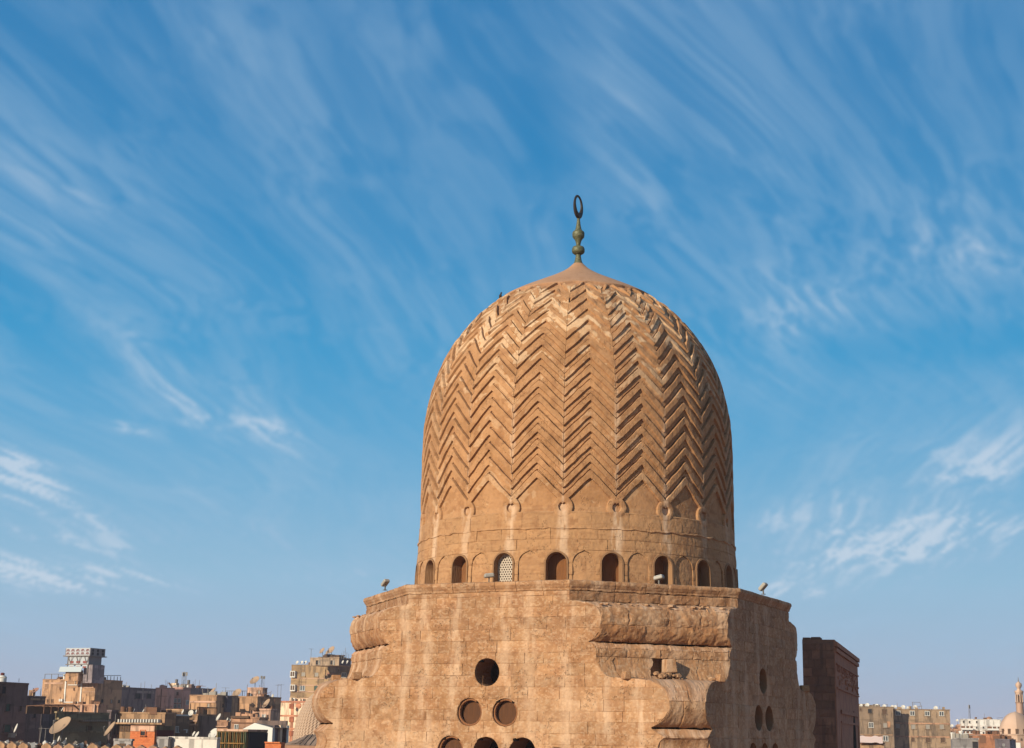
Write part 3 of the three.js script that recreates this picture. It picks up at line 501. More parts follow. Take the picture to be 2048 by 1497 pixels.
// ================================================================ ruined facade wall behind the mausoleum
const bearing = (px, d, py = 1440) => { const r = ray(px, py), k = d / Math.hypot(r.x, r.z); return new THREE.Vector3(r.x * k, 0, r.z * k); };
const heightAt = (px, py, P) => { const r = ray(px, py); return EYE + r.y / Math.hypot(r.x, r.z) * Math.hypot(P.x, P.z); };
{
  const az = -16.4 * D2R, P = bearing(1668, 100, 1300), H = heightAt(1668, 1280, P);
  const t = thing('facade_wall', 'tall dark ruined stone facade wall with pointed arch right of the mausoleum', 'stone wall', [P.x, 0, P.z], az);
  const W = 1.95, Lw = 21;
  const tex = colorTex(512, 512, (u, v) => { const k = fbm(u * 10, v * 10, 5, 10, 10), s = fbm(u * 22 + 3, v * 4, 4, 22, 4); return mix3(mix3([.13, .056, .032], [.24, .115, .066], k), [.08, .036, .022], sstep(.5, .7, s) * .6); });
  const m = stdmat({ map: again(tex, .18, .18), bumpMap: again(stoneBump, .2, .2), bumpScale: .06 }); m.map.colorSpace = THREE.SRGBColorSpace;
  // front face is turned to the right (local +x): outline with a pointed arch cut through
  const s = new THREE.Shape(); s.moveTo(0, 0); s.lineTo(Lw, 0); s.lineTo(Lw, H - .2); s.lineTo(0, H); s.lineTo(0, 0);
  const ac = 15.2, aw = 1.6, sp = EYE - .9, pk = new THREE.Path(); pk.moveTo(ac - aw, 1); pk.lineTo(ac + aw, 1); pk.lineTo(ac + aw, sp); pk.quadraticCurveTo(ac + aw * .7, sp + 2.2, ac, sp + 3.0); pk.quadraticCurveTo(ac - aw * .7, sp + 2.2, ac - aw, sp); s.holes.push(pk);
  const g = new THREE.ExtrudeGeometry(s, { depth: W, bevelEnabled: false }); g.rotateY(Math.PI / 2); g.translate(-W, 0, 0);
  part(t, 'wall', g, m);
  const m2 = stdmat({ color: rgb(2.2, 2.0, 1.9), map: m.map, bumpMap: m.bumpMap, bumpScale: .06 }), fg = new THREE.ExtrudeGeometry(s, { depth: .06, bevelEnabled: false }); fg.rotateY(Math.PI / 2); part(t, 'lightened_facing', fg, m2);  // slab of the same wall, lightened by colour on the sky-lit side
  const ds = new THREE.Shape(pk.getPoints(12)), dg = new THREE.ExtrudeGeometry(ds, { depth: .05, bevelEnabled: false }); dg.rotateY(Math.PI / 2); dg.translate(.035, 0, 0); part(t, 'arch_shade_plate', dg, M.dark);  // black plate in place of the shade inside the arch niche
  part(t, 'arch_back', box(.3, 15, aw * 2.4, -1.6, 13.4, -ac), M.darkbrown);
  const band = (y0, y1, z0, z1, dx) => box(dx, y1 - y0, z1 - z0, dx / 2 + .064, (y0 + y1) / 2, -(z0 + z1) / 2);
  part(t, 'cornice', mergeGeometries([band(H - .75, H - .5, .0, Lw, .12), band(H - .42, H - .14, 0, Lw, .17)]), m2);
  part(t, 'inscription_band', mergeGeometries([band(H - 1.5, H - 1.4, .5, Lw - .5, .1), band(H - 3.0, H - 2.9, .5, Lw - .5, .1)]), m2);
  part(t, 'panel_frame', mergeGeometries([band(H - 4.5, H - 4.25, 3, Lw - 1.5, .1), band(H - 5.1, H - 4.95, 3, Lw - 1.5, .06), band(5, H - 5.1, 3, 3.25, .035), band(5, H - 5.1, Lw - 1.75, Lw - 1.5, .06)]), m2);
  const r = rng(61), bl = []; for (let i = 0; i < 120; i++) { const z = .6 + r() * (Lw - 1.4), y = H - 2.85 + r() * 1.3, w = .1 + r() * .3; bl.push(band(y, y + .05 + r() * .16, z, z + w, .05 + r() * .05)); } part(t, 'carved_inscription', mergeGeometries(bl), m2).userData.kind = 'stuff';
  { // coursed blocks of the end wall
    const rr = rng(91), bm = stdmat({ map: m.map, bumpMap: m.bumpMap, bumpScale: .08, vertexColors: true }); let y = EYE - 2.2;
    while (y < H - .25) { const b = Math.min(y + .42 + rr() * .16, H - .12), cuts = [-W]; let x = -W + .45 + rr() * .5; while (x < -.4) { cuts.push(x); x += .5 + rr() * .5; } cuts.push(0);
      for (let i = 0; i + 1 < cuts.length; i++) { const k = .75 + rr() * .6; part(t, 'wall_stone', stone({ h0: y, h1: b, L: () => cuts[i], R: () => cuts[i + 1], map: (u, v, d) => [u, v, d + .05], uv: (u, v) => [u, v], nu: 4, nh: 3, depth: (rr() - .5) * .04, back: -.045, bev: .012, jt: .004, rough: .025, tint: [k, k * .96, k * .92], seed: rr() * 60 }), bm); } y = b; }
  }
  // crumbling stones along the end wall
  let x = -W; const top = []; while (x < -.4) { const w = .35 + r() * .45, h = .3 + r() * .34, b = new RoundedBoxGeometry(Math.max(.3, Math.min(w, -x)), h, 1.2, 2, .05); b.translate(x + Math.min(w, -x) / 2 + .01, H - .16 + h / 2 - .2, -.72); b.rotateX(0); top.push(b); x += w + .02; }
  for (const b of top) { const q = b.attributes.uv; for (let i = 0; i < q.count; i++) q.setXY(i, q.getX(i) * .6, q.getY(i) * .6); part(t, 'top_stone', b, m); }
}
// ================================================================ floodlights on the ledge and birds on the dome
{
  const alu = plain(.33, .30, .27, { roughness: .5 }), gl = new THREE.MeshStandardMaterial({ color: rgb(.45, .47, .48), roughness: .2 }), stl = plain(.12, .11, .10, { roughness: .6 });
  const list = [[770, 1176, 10.15, -1.0, .55, 'pale floodlight at the left end of the stone ledge, tilted up'], [978, 1160, 9.35, .15, .12, 'pale floodlight on the ledge before the white pierced window'], [1318, 1163, 9.35, -.5, .2, 'pale floodlight on the ledge before a brown arched window right of centre'], [1527, 1186, 10.1, 2.4, -.75, 'pale floodlight at the right end of the ledge against the sky']];
  for (const [px, py, rad, yaw, roll, label] of list) {
    const d = ray(px, py), dir = new THREE.Vector3(d.x, 0, d.z).normalize(), b = dir.dot(new THREE.Vector3(C.x, 0, C.z)), disc = b * b - (C.lengthSq() - rad * rad), k = b - Math.sqrt(Math.max(0, disc));
    const t = thing('floodlight', label, 'floodlight', [dir.x * k, EYE + 6.64, dir.z * k], yaw, 'floodlights on the octagonal ledge');
    part(t, 'bracket', mergeGeometries([box(.16, .03, .16, 0, .02, 0), box(.05, .26, .05, 0, .15, 0)].map((g) => g.toNonIndexed())), stl);
    const h = new RoundedBoxGeometry(.46, .17, .3, 3, .06); h.rotateZ(roll); h.translate(0, .36, 0); part(t, 'housing', h, alu);
    const q = new THREE.BoxGeometry(.37, .02, .22); q.translate(0, .09, 0); q.rotateZ(roll); q.translate(0, .36, 0); part(t, 'glass', q, gl);
  }
  const bm = plain(.03, .026, .024);
  for (const [px, py, label, yaw] of [[1000, 598, 'dark pigeon perched on the upper left curve of the dome', .6], [1015, 597, 'smaller dark bird beside the cap on the upper left of the dome', -1.2]]) {
    const d = ray(px, py + 2), k = 78 / Math.hypot(d.x, d.z), p = d.multiplyScalar(k * .985);
    const t = thing('bird', label, 'bird', [p.x, EYE + p.y, p.z], yaw, 'birds on the dome'), s = px === 1000 ? 1 : .7;
    const pts = []; for (let i = 0; i <= 24; i++) { const a = i / 24, z = a * .36 - .1; pts.push([Math.max(.002, a < .2 ? .028 + a * .2 : a < .62 ? .075 * Math.sin((a - .05) * 4.2) : a < .76 ? lerp(.05, .036, (a - .62) / .14) : .042 * Math.sqrt(Math.max(0, 1 - ((a - .86) / .14) ** 2)) + .004), z]); }
    const g = lathe(pts, 14); g.rotateX(.5); g.translate(0, .16, 0); g.scale(s, s, s); part(t, 'body', g, bm);
    part(t, 'legs', mergeGeometries([bar([.02, 0, 0], [.02, .12, .02], .006), bar([-.02, 0, 0], [-.02, .12, .02], .006)]).scale(s, s, s), bm);
    part(t, 'beak', new THREE.ConeGeometry(.012, .05, 8).rotateX(1.4).translate(0, .36, .19).scale(s, s, s), bm);
  }
}

// ================================================================ the city
const grime = colorTex(1024, 1024, (u, v) => {           // 16 m x 16 m of stained render
  const b = fbm(u * 6, v * 6, 4, 6, 6), st = fbm(u * 34, v * 5 + 3, 4, 34, 5), sp = fbm(u * 40, v * 40, 3, 40, 40), band = fbm(u * 3 + 8, v * 12, 3, 3, 12);
  let k = .60 + b * .48 + sp * .22; k *= 1 - sstep(.50, .68, st) * .45; k *= 1 - sstep(.54, .62, band) * .3;
  const w = sstep(.64, .74, band * .5 + st * .5) * .25; return [Math.min(1, k + w), Math.min(1, k * .985 + w), Math.min(1, k * .96 + w)];
});
const brickTex = colorTex(512, 512, (u, v) => { const row = Math.floor(v * 64), x = u * 32 + (row % 2) * .5, fx = x - Math.floor(x), fy = v * 64 - row; const id = n2(Math.floor(x) * 3.7 % 200, row * 2.3 % 200); const mort = fx < .09 || fy < .18; const k = .75 + id * .5; return mort ? [.75, .62, .5] : [k, k * .9, k * .85].map((q) => Math.min(1, q)); });
const rib = grayTex(256, 64, (u) => .5 + .5 * Math.sin(u * 2 * Math.PI * 16));
const mats = new Map();
function wallMat(r, g, b, kind) { const key = [r, g, b, kind].join(); if (!mats.has(key)) mats.set(key, stdmat({ color: rgb(r, g, b), map: kind === 'brick' ? again(brickTex, .12, .12) : again(grime, 1 / 16, 1 / 16), bumpMap: kind === 'rib' ? again(rib, .25, .25) : again(grain, .25, .25), bumpScale: kind === 'rib' ? .05 : .02 })); return mats.get(key); }
const MW = { dark: plain(.018, .016, .018), frame: plain(.62, .60, .58), brown: plain(.10, .055, .03), shut: plain(.30, .27, .24), green: plain(.05, .085, .065), glass: new THREE.MeshStandardMaterial({ color: rgb(.05, .055, .06), roughness: .45 }), red: plain(.11, .018, .014), white: plain(.66, .64, .62), metal: plain(.16, .14, .13, { roughness: .6 }), rust: plain(.16, .075, .04), blue: plain(.44, .50, .55), dish: plain(.36, .24, .155, { roughness: .7 }), dishw: plain(.56, .53, .49, { roughness: .6 }) };
const GRID = -26 * D2R;
// a house given by what the photograph shows: left edge, near corner, right edge, top line, distance of the corner
function house(o) {
  const az = (o.az ?? GRID), P = bearing(o.c, o.d, o.top), n = new THREE.Vector3(Math.sin(az), 0, Math.cos(az)), t = new THREE.Vector3(Math.cos(az), 0, -Math.sin(az));
  const along = (px, dir) => { const r = bearing(px, 1, o.top); const det = r.x * -dir.z + dir.x * r.z; return Math.abs((P.x * r.z - P.z * r.x) / det); };   // distance from the corner along dir to the sight line
  const wl = o.wl ?? (o.l !== undefined ? along(o.l, t) : 8), wr = o.wr ?? (o.r !== undefined && o.r > o.c ? along(o.r, n) : 8), H = heightAt(o.c, o.top, P), y0 = o.bottom ? heightAt(o.c, o.bottom, P) : 0;
  const g = thing(o.name ?? 'house', o.label, o.cat ?? 'house', [P.x, y0, P.z], az, o.group);
  const h = H - y0, mat = o.mat;
  part(g, 'wall', box(wl, h, wr, -wl / 2, h / 2, -wr / 2), mat);
  const hh = { g, P, n, t, wl, wr, H: h, y0, az,
    at(face, px, py) { const r = ray(px, py), nn = face === 'L' ? n : t, k = P.dot(nn) / (r.x * nn.x + r.z * nn.z), x = r.x * k - P.x, z = r.z * k - P.z; return [face === 'L' ? x * t.x + z * t.z : -(x * n.x + z * n.z), EYE + r.y * k - y0]; },
    // put a geometry made for a face (x along it to the right, y up, z out of it) in its place
    onFace(face, geo2) { if (face === 'R') { geo2.rotateY(Math.PI / 2); } return geo2; },
    rect(face, x0, y0p, x1, y1p) { const a = this.at(face, x0, y1p), b = this.at(face, x1, y0p); return [a[0], a[1], b[0], b[1]]; },
    panel(face, name, x0, yA, x1, yB, m, z = .04, label) { const [a, b, c, d] = this.rect(face, x0, yA, x1, yB); return part(g, name, this.onFace(face, box(Math.abs(c - a), Math.abs(d - b), z, (a + c) / 2, (b + d) / 2, z / 2 + .003)), m, label); },
    win(face, cx, cy, w, hpx, style = 'dark') {
      const [a, b, c, d] = this.rect(face, cx - w / 2, cy - hpx / 2, cx + w / 2, cy + hpx / 2), W = Math.abs(c - a), Hh = Math.abs(d - b), X = (a + c) / 2, Y = (b + d) / 2, f = Math.min(.1, W * .12), white = style === 'white';
      const fr = [box(W + 2 * f, f, .1, X, Y + Hh / 2 + f / 2, .05), box(W + 2 * f + .12, f, .2, X, Y - Hh / 2 - f / 2, .1), box(f, Hh, .1, X - W / 2 - f / 2, Y, .05), box(f, Hh, .1, X + W / 2 + f / 2, Y, .05)]; if (white) fr.push(box(f, Hh, .07, X, Y, .035));
      const wn = part(g, 'window', this.onFace(face, mergeGeometries(fr)), white ? MW.frame : mat);
      part(wn, style === 'shut' || style === 'brown' ? 'shutter' : 'pane', this.onFace(face, box(W, Hh, .02, X, Y, .014)), style === 'white' ? MW.glass : style === 'shut' ? MW.shut : style === 'brown' ? MW.brown : style === 'green' ? MW.green : MW.dark);
    } };
  if (o.parapet !== 0 && !o.bottom && wl > 1.5 && wr > .8 && o.clutter !== 0) { // odds and ends left on the roof
    const r = rng(Math.round(o.c * 13 + o.top)), n = 5 + Math.round(r() * 7), q = [];
    for (let i = 0; i < n; i++) { const x = -wl * (.06 + .88 * r()), z = -Math.min(wr, 6) * (.1 + .8 * r()), k = r(); q.push(k < .45 ? box(.3 + r() * .9, .25 + r() * .55, .3 + r() * .8, x, h + .3, z) : k < .75 ? bar([x, h, z], [x + (r() - .5) * .3, h + .7 + r() * 1.3, z], .035, 5) : k < .9 ? bar([x, h + .5, z], [x + 1 + r(), h + .5 + r() * .3, z], .04, 5) : bar([x, h, z], [x, h + .7, z], .3, 10)); }
    part(g, 'roof_clutter', mergeGeometries(q), r() < .4 ? MW.shut : r() < .6 ? MW.rust : mat).userData.kind = 'stuff';
  }
  if (o.parapet !== 0) { const p = o.parapet ?? .12; part(g, 'parapet', mergeGeometries([box(wl + p, .16, .3, -wl / 2 + p / 2, h + .08, p / 2 - .15), box(.3, .16, wr, p / 2 - .15, h + .081, -wr / 2 - .01)]), o.pmat ?? mat); }
  return hh;
}
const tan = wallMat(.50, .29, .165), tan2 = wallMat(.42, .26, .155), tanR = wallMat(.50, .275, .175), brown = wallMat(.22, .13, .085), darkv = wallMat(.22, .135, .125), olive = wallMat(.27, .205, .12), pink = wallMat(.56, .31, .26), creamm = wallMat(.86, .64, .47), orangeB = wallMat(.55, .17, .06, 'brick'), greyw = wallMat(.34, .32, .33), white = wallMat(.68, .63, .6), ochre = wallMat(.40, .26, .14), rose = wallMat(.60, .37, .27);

// ---- left, from the edge inwards
{
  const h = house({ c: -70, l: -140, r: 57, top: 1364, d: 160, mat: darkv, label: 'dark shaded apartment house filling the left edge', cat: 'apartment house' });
  h.win('R', 6, 1381, 9, 14); h.win('R', 14, 1416, 9, 14, 'green'); h.win('R', 13, 1458, 13, 14, 'green'); h.win('R', 40, 1418, 6, 10, 'brown');
  h.panel('R', 'air_conditioner', 14, 1467, 23, 1476, MW.shut, .5);
  const t = thing('water_tank', 'small red and white tank on the roof of the dark left house', 'water tank', (() => { const p = bearing(4, 168, 1356); return [p.x, heightAt(4, 1366, p), p.z]; })());
  part(t, 'tank', lathe([[0, 0], [.42, 0], [.45, .1], [.45, .55], [.3, .7], [0, .74]], 18), MW.white); part(t, 'stand', box(1, .3, 1, 0, -.16, 0), MW.rust); part(t, 'lid', lathe([[.2, .7], [.2, .95], [0, 1]], 12), MW.red);
}
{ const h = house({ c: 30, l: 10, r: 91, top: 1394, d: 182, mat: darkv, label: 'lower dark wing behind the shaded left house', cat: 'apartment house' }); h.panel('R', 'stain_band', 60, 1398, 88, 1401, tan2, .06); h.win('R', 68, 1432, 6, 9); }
{ const h = house({ name: 'rooftop_hut', c: 66, l: 57.5, r: 70, top: 1381, bottom: 1396, d: 184, mat: tan2, label: 'little tan stair hut beside the reddish dish on the left roof', cat: 'roof hut', parapet: 0 }); h.panel('L', 'door', 60, 1385, 63, 1394, MW.brown); }
// house that carries the pigeon loft
const loftHouse = house({ c: 191, l: 85, r: 245, top: 1361, d: 280, mat: tan, label: 'tan stained tower house with white pipes below the pigeon loft', cat: 'apartment house' });
{
  const h = loftHouse; const [wx] = h.at('L', 131, 1400);
  for (const [y0, y1, x0, x1] of [[1366, 1368.5, 88, 126], [1376, 1377.3, 86, 94], [1384, 1385.2, 86, 95], [1375, 1376.5, 165, 190], [1384, 1385.3, 166, 190]]) h.panel('L', 'pale_band', x0, y0, x1, y1, rose, .05);
  for (const [x0, y0, x1, y1] of [[129.5, 1357, 130.9, 1406], [161.5, 1357, 162.9, 1405], [129.5, 1404.6, 162.5, 1406], [136, 1370, 164, 1371.4], [150.2, 1349, 151.4, 1370], [190, 1352, 191.3, 1362]]) h.panel('L', 'pipe', x0, y0, x1, y1, MW.white, .12);
  for (const [x, y] of [[148, 1379], [120, 1378]]) h.win('L', x, y, 2.4, 5, 'brown'); h.win('L', 96, 1403, 5, 7, 'brown'); h.win('L', 104, 1403, 5, 7, 'brown'); h.panel('L', 'air_conditioner', 120, 1399, 127, 1404, MW.white, .4);
  h.win('R', 222, 1404, 4, 7, 'shut'); h.win('R', 203, 1403, 5, 7); h.win('R', 237, 1404, 4, 6);
}
{ // stair block with the pigeon loft over it
  const h = house({ name: 'stair_tower', c: 158, l: 131, r: 166, top: 1341, bottom: 1363, d: 279, mat: tan, label: 'tan stair tower on the roof under the pigeon loft', cat: 'roof hut', parapet: 0 });
  h.panel('L', 'pale_edge', 154, 1342, 157, 1361, rose, .1); h.win('L', 140, 1356, 3, 5, 'brown');
  const P = bearing(180, 278, 1300), s = 278 / FPX, top = heightAt(180, 1296.5, P), Y = (y) => top - (y - 1296.5) * s;
  const t = thing('pigeon_loft', 'white and grey pigeon loft of two patterned tiers on stilts', 'pigeon loft', [P.x, 0, P.z], GRID);
  const pw = plain(.44, .47, .52), pd = plain(.20, .18, .19), pr = plain(.26, .07, .06), post = plain(.20, .17, .16);
  const wl = 46 * s / .77, wr = 28 * s / .66;
  const tier = (name, y0, y1, w1, w2, ox) => { part(t, name, mergeGeometries([box(w1, Y(y0) - Y(y1), .12, -w1 / 2 - ox, (Y(y0) + Y(y1)) / 2, -.06), box(w1, Y(y0) - Y(y1), .12, -w1 / 2 - ox, (Y(y0) + Y(y1)) / 2, -w2)]), pw); part(t, name + '_side', mergeGeometries([box(.12, Y(y0) - Y(y1), w2, -ox, (Y(y0) + Y(y1)) / 2, -w2 / 2 + .01), box(.12, Y(y0) - Y(y1), w2, -ox - w1, (Y(y0) + Y(y1)) / 2, -w2 / 2)]), pd); };
  tier('upper_cage', 1296.5, 1311, wl, wr, 0); tier('lower_cage', 1313, 1326.5, wl * .82, wr * .85, .2);
  part(t, 'floor', mergeGeometries([box(wl + .5, .16, wr + .6, -wl / 2, Y(1311.6), -wr / 2), box(wl * .95, .14, wr, -wl / 2, Y(1327.5), -wr / 2)]), post);
  for (const [x, z] of [[-wl * .06, -.1], [-wl * .9, -.1], [-wl * .06, -wr * .85], [-wl * .9, -wr * .85], [-wl * .5, -.1]]) part(t, 'post', bar([x, Y(1360), z], [x, Y(1311), z], .07), post);
  for (const x of [0, -.33, -.66]) for (const e of [-1, 1]) part(t, 'strut', bar([-wl * .1 + x * wl, Y(1326), .02], [-wl * .1 + x * wl + e * .5, Y(1312), .25], .05), post);
  for (const [y, w, ox] of [[1301, wl, 0], [1307, wl, 0]]) for (let i = 0; i < 5; i++) for (const a of [-.5, 0, .5]) { const b = box(.1, .42, .05); b.rotateZ(a); b.translate(-wl * (i + .5) / 5 - ox + a * .5, Y(y), .04); part(t, 'red_petal', b, pr); }
  for (let i = 0; i < 3; i++) { const x = -wl * .82 * (i + .5) / 3 - .2, b = new THREE.CylinderGeometry(.42, .42, .06, 16, 1, false, -Math.PI / 2, Math.PI).rotateX(Math.PI / 2); b.translate(x, Y(1321), .03); part(t, 'arch_hole', b, pr); part(t, 'arch_hole', box(.84, .38, .06, x, Y(1323), .031), pr); part(t, 'arch_hole', new THREE.CylinderGeometry(.36, .36, .06, 16, 1, false, -Math.PI / 2, Math.PI).rotateX(Math.PI / 2).translate(x, Y(1331), .032), pr); part(t, 'arch_panel', box(1.1, Y(1327.6) - Y(1334), .05, x, (Y(1327.6) + Y(1334)) / 2, -.03), pw); }
  for (let i = 0; i < 3; i++) for (const y of [1301, 1307]) part(t, 'dark_hole', new THREE.CylinderGeometry(.26, .26, .04, 12).rotateZ(Math.PI / 2).translate(.09, Y(y), -wr * (i + .5) / 3), MW.dark);
  part(t, 'awning', (() => { const b = box(42 * s / .77, .08, .95); b.rotateX(1.25); b.translate(-wl * .62, Y(1337), .75); return b; })(), MW.blue);
  part(t, 'shaft', box(wl * .36, Y(1328) - Y(1362), wr * .8, -wl * .02 - .2, (Y(1328) + Y(1362)) / 2, -wr * .45), wallMat(.34, .28, .31));
}
{ // roof rails of the tower house
  const h = loftHouse, rails = (face, x0, x1, yt, n, label) => { const a = h.at(face, x0, yt), b = h.at(face, x1, yt), base = h.H, t = thing('roof_railing', label, 'railing', [h.P.x, h.y0, h.P.z], h.az); const q = (x, y) => face === 'L' ? [x, y, -.2] : [-.2, y, -x]; const fx = (x) => face === 'L' ? x : -x; for (let i = 0; i <= n; i++) { const x = lerp(a[0], b[0], i / n); part(t, 'post', bar(face === 'L' ? [x, base, -.2] : [-.2, base, -x], face === 'L' ? [x, a[1], -.2] : [-.2, a[1], -x], .06), MW.metal); } part(t, 'rail', bar(face === 'L' ? [a[0], a[1], -.2] : [-.2, a[1], -a[0]], face === 'L' ? [b[0], b[1], -.2] : [-.2, b[1], -b[0]], .05), MW.metal); return t; };
  rails('L', 88, 128, 1349, 3, 'thin roof railing left of the pigeon loft stair tower'); rails('R', 203, 243, 1352, 6, 'dark roof posts and rail right of the pigeon loft');
  const t = thing('roof_boards', 'white boards and boxes on the roof left of the stair tower', 'boards', [h.P.x, h.y0 + h.H, h.P.z], h.az);
  for (const [x, w, hh] of [[-7.2, 1.8, .9], [-5.3, 1.2, .7], [-3.9, .9, 1.1]]) { part(t, 'board', box(w, hh, .1, x, hh / 2 + .17, -.9), MW.white); part(t, 'dark_gap', box(w * .7, .3, .04, x, hh * .7 + .15, -.82), MW.brown); }
}
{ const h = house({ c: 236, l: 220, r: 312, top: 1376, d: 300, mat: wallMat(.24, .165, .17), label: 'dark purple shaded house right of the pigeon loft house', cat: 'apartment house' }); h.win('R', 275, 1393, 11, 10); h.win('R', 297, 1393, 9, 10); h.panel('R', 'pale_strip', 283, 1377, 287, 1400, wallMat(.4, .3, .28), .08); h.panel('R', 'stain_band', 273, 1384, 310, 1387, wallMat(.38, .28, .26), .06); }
{ const h = house({ c: 335, l: 311, r: 349, top: 1378, d: 288, mat: pink, label: 'narrow pink rendered house wall between dark houses', cat: 'house' }); h.panel('L', 'seam', 321, 1379, 321.7, 1420, MW.rust, .03); h.panel('L', 'seam', 312, 1393, 334, 1393.5, MW.rust, .03); }
{ const h = house({ c: 366, l: 346, r: 381, top: 1377, d: 292, mat: pink, label: 'pink house with white window frames under the thin aerials', cat: 'apartment house' }); for (const [x, y] of [[351, 1402], [358.5, 1402], [351, 1413], [358.5, 1413]]) h.win('L', x, y, 4.4, 7, 'white'); h.win('L', 355, 1388, 4, 6, 'brown'); h.panel('L', 'white_surround', 346.6, 1395.5, 348, 1418, MW.white, .15); h.win('R', 374, 1406, 5, 8, 'white'); }
{ const h = house({ name: 'rooftop_hut', c: 352, l: 341, r: 358, top: 1367, bottom: 1379, d: 296, mat: creamm, label: 'cream roof hut with slanting stair left of the aerials', cat: 'roof hut', parapet: 0 }); const g = box(.25, 1.5, .2); g.rotateZ(.8); g.translate(-1.1, .6, .1); part(h.g, 'stair', g, MW.brown); h.win('L', 350, 1373, 2, 5, 'brown'); }
{ const h = house({ name: 'rooftop_hut', c: 383, l: 361, r: 388, top: 1369, bottom: 1378, d: 300, mat: darkv, label: 'grey roof hut right of the thin aerials', cat: 'roof hut', parapet: 0 }); h.panel('L', 'white_board', 371, 1371, 377, 1377, MW.white, .1); }
for (const [x, y0, y1, label] of [[352.5, 1359.5, 1367, 'dark roof tank above the cream roof hut'], [376.5, 1361, 1369.5, 'dark roof tank above the grey roof hut']]) { const p = bearing(x, 297, y1), a = heightAt(x, y1, p), b = heightAt(x, y0, p), t = thing('water_tank', label, 'water tank', [p.x, a, p.z]); part(t, 'tank', lathe([[0, 0], [.26, 0], [.27, b - a - .1], [.2, b - a], [0, b - a + .02]], 16), MW.metal); part(t, 'rim', lathe([[.27, b - a - .15], [.32, b - a - .13], [.32, b - a - .06], [.27, b - a - .05]], 16), MW.metal); }
{ const h = house({ c: 380, l: 366, r: 428, top: 1377.5, d: 330, mat: wallMat(.24, .20, .23), label: 'far dark roof slab behind the white dishes', cat: 'house' }); }
// olive house with corbels
{
  const h = house({ c: 112, l: 110.5, r: 218, top: 1427, d: 150, mat: olive, label: 'olive brown shaded house with a row of small corbels', cat: 'house' });
  for (let i = 0; i < 15; i++) h.panel('R', 'corbel', 160 + i * 3.9, 1440.4, 161.6 + i * 3.9, 1444, MW.shut, .35); h.panel('R', 'ledge', 112, 1438.8, 218, 1440, olive, .3); h.panel('R', 'ledge', 112, 1464, 218, 1465, olive, .12); h.win('R', 178, 1457, 10, 9, 'brown');
}
house({ c: 84, l: 82.5, r: 122, top: 1417, d: 172, mat: wallMat(.15, .115, .125), label: 'very dark low house in the gap left of the olive house', cat: 'house' });
{ // pergola
  const P = bearing(88, 158, 1412), s = 158 / FPX, yb = heightAt(88, 1428, P), yt = heightAt(88, 1411, P), t = thing('pergola', 'dark iron pergola frame on the roof before the tan tower house', 'pergola', [P.x, yb, P.z], 64 * D2R), L = 70 * s / .72, n = 6;
  for (let i = 0; i < n; i++) { const x = L * i / (n - 1); part(t, 'post', bar([x, 0, 0], [x, yt - yb - (i === n - 1 ? .3 : 0), 0], .05), MW.rust); part(t, 'rafter', bar([x, yt - yb, 0], [x, yt - yb - .1, -2.2], .04), MW.rust); }
  part(t, 'beam', bar([0, yt - yb, 0], [L * .82, yt - yb + .1, 0], .07), MW.rust); part(t, 'beam', bar([L * .82, yt - yb + .1, 0], [L, yt - yb - .35, 0], .07), MW.rust); part(t, 'back_wall', box(L, .75, .15, L / 2, .35, -2.2), MW.brown);
}
{ // lit terrace between pergola and tower house
  const h = house({ c: 196, l: 88, r: 215, top: 1412, d: 215, mat: tanR, label: 'orange tan terrace wall below the tower house', cat: 'house' }); h.win('L', 172, 1418, 3, 8, 'brown'); h.panel('L', 'pier', 162, 1411, 167, 1425, rose, .3); h.panel('L', 'pier', 186, 1410, 192, 1425, rose, .3);
}
{ // house with bright cornice and corbels
  const h = house({ c: 330, l: 229, r: 352, top: 1429, d: 165, mat: wallMat(.37, .225, .13), label: 'tan house with white corbel row above the red brick hut', cat: 'house' });
  for (let i = 0; i < 15; i++) h.panel('L', 'corbel', 241 + i * 5.6, 1439.5, 243.4 + i * 5.6, 1446, MW.white, .5); h.panel('L', 'ledge', 236, 1447, 330, 1449, tan2, .55);
  h.panel('L', 'dark_panel', 231, 1450, 262, 1464, MW.brown, .05); for (let i = 0; i < 6; i++) h.panel('L', 'slat', 234 + i * 5, 1450, 235 + i * 5, 1464, MW.shut, .1); h.panel('L', 'dark_slab', 229, 1430, 239, 1470, wallMat(.12, .085, .08), .4);  // dark panel with slats and a dark slab at the left of the face
}
{ const h = house({ name: 'house', c: 222, l: 214, r: 236, top: 1424, d: 168, mat: wallMat(.16, .115, .12), label: 'dark shaded slot house between the two corbelled houses', cat: 'house' }); }
{ const h = house({ name: 'brick_hut', c: 310, l: 261, r: 346, top: 1452.5, d: 128, mat: orangeB, label: 'bright orange red brick hut with one small square window', cat: 'brick hut', parapet: 0 }); h.panel('L', 'plaster_band', 261.3, 1452.8, 309.8, 1463, rose, .06); h.win('L', 286.5, 1467, 10, 10, 'dark'); h.panel('R', 'plaster_band', 310.5, 1453, 346, 1461, olive, .06); h.panel('R', 'red_sheet', 311, 1461.5, 346, 1477, MW.red, .08); }
{ const h = house({ name: 'garden_wall', c: 433.5, l: 336, r: 440, top: 1480, d: 118, mat: white, label: 'long low white wall left of the green corrugated shed', cat: 'wall', wr: .4, parapet: .06 }); }
{ const h = house({ name: 'garden_wall', c: 336, l: 313, r: 337, top: 1479, d: 120, mat: greyw, label: 'short grey wall section beside the brick hut', cat: 'wall', wr: .4, parapet: .06 }); }
{ const h = house({ name: 'roof_hut', clutter: 0, c: 262, l: 227, r: 266, top: 1483, d: 124, mat: greyw, label: 'low grey concrete box left of the brick hut', cat: 'concrete box' }); h.panel('L', 'dark_slot', 239, 1488, 251, 1493, MW.brown, .05); }
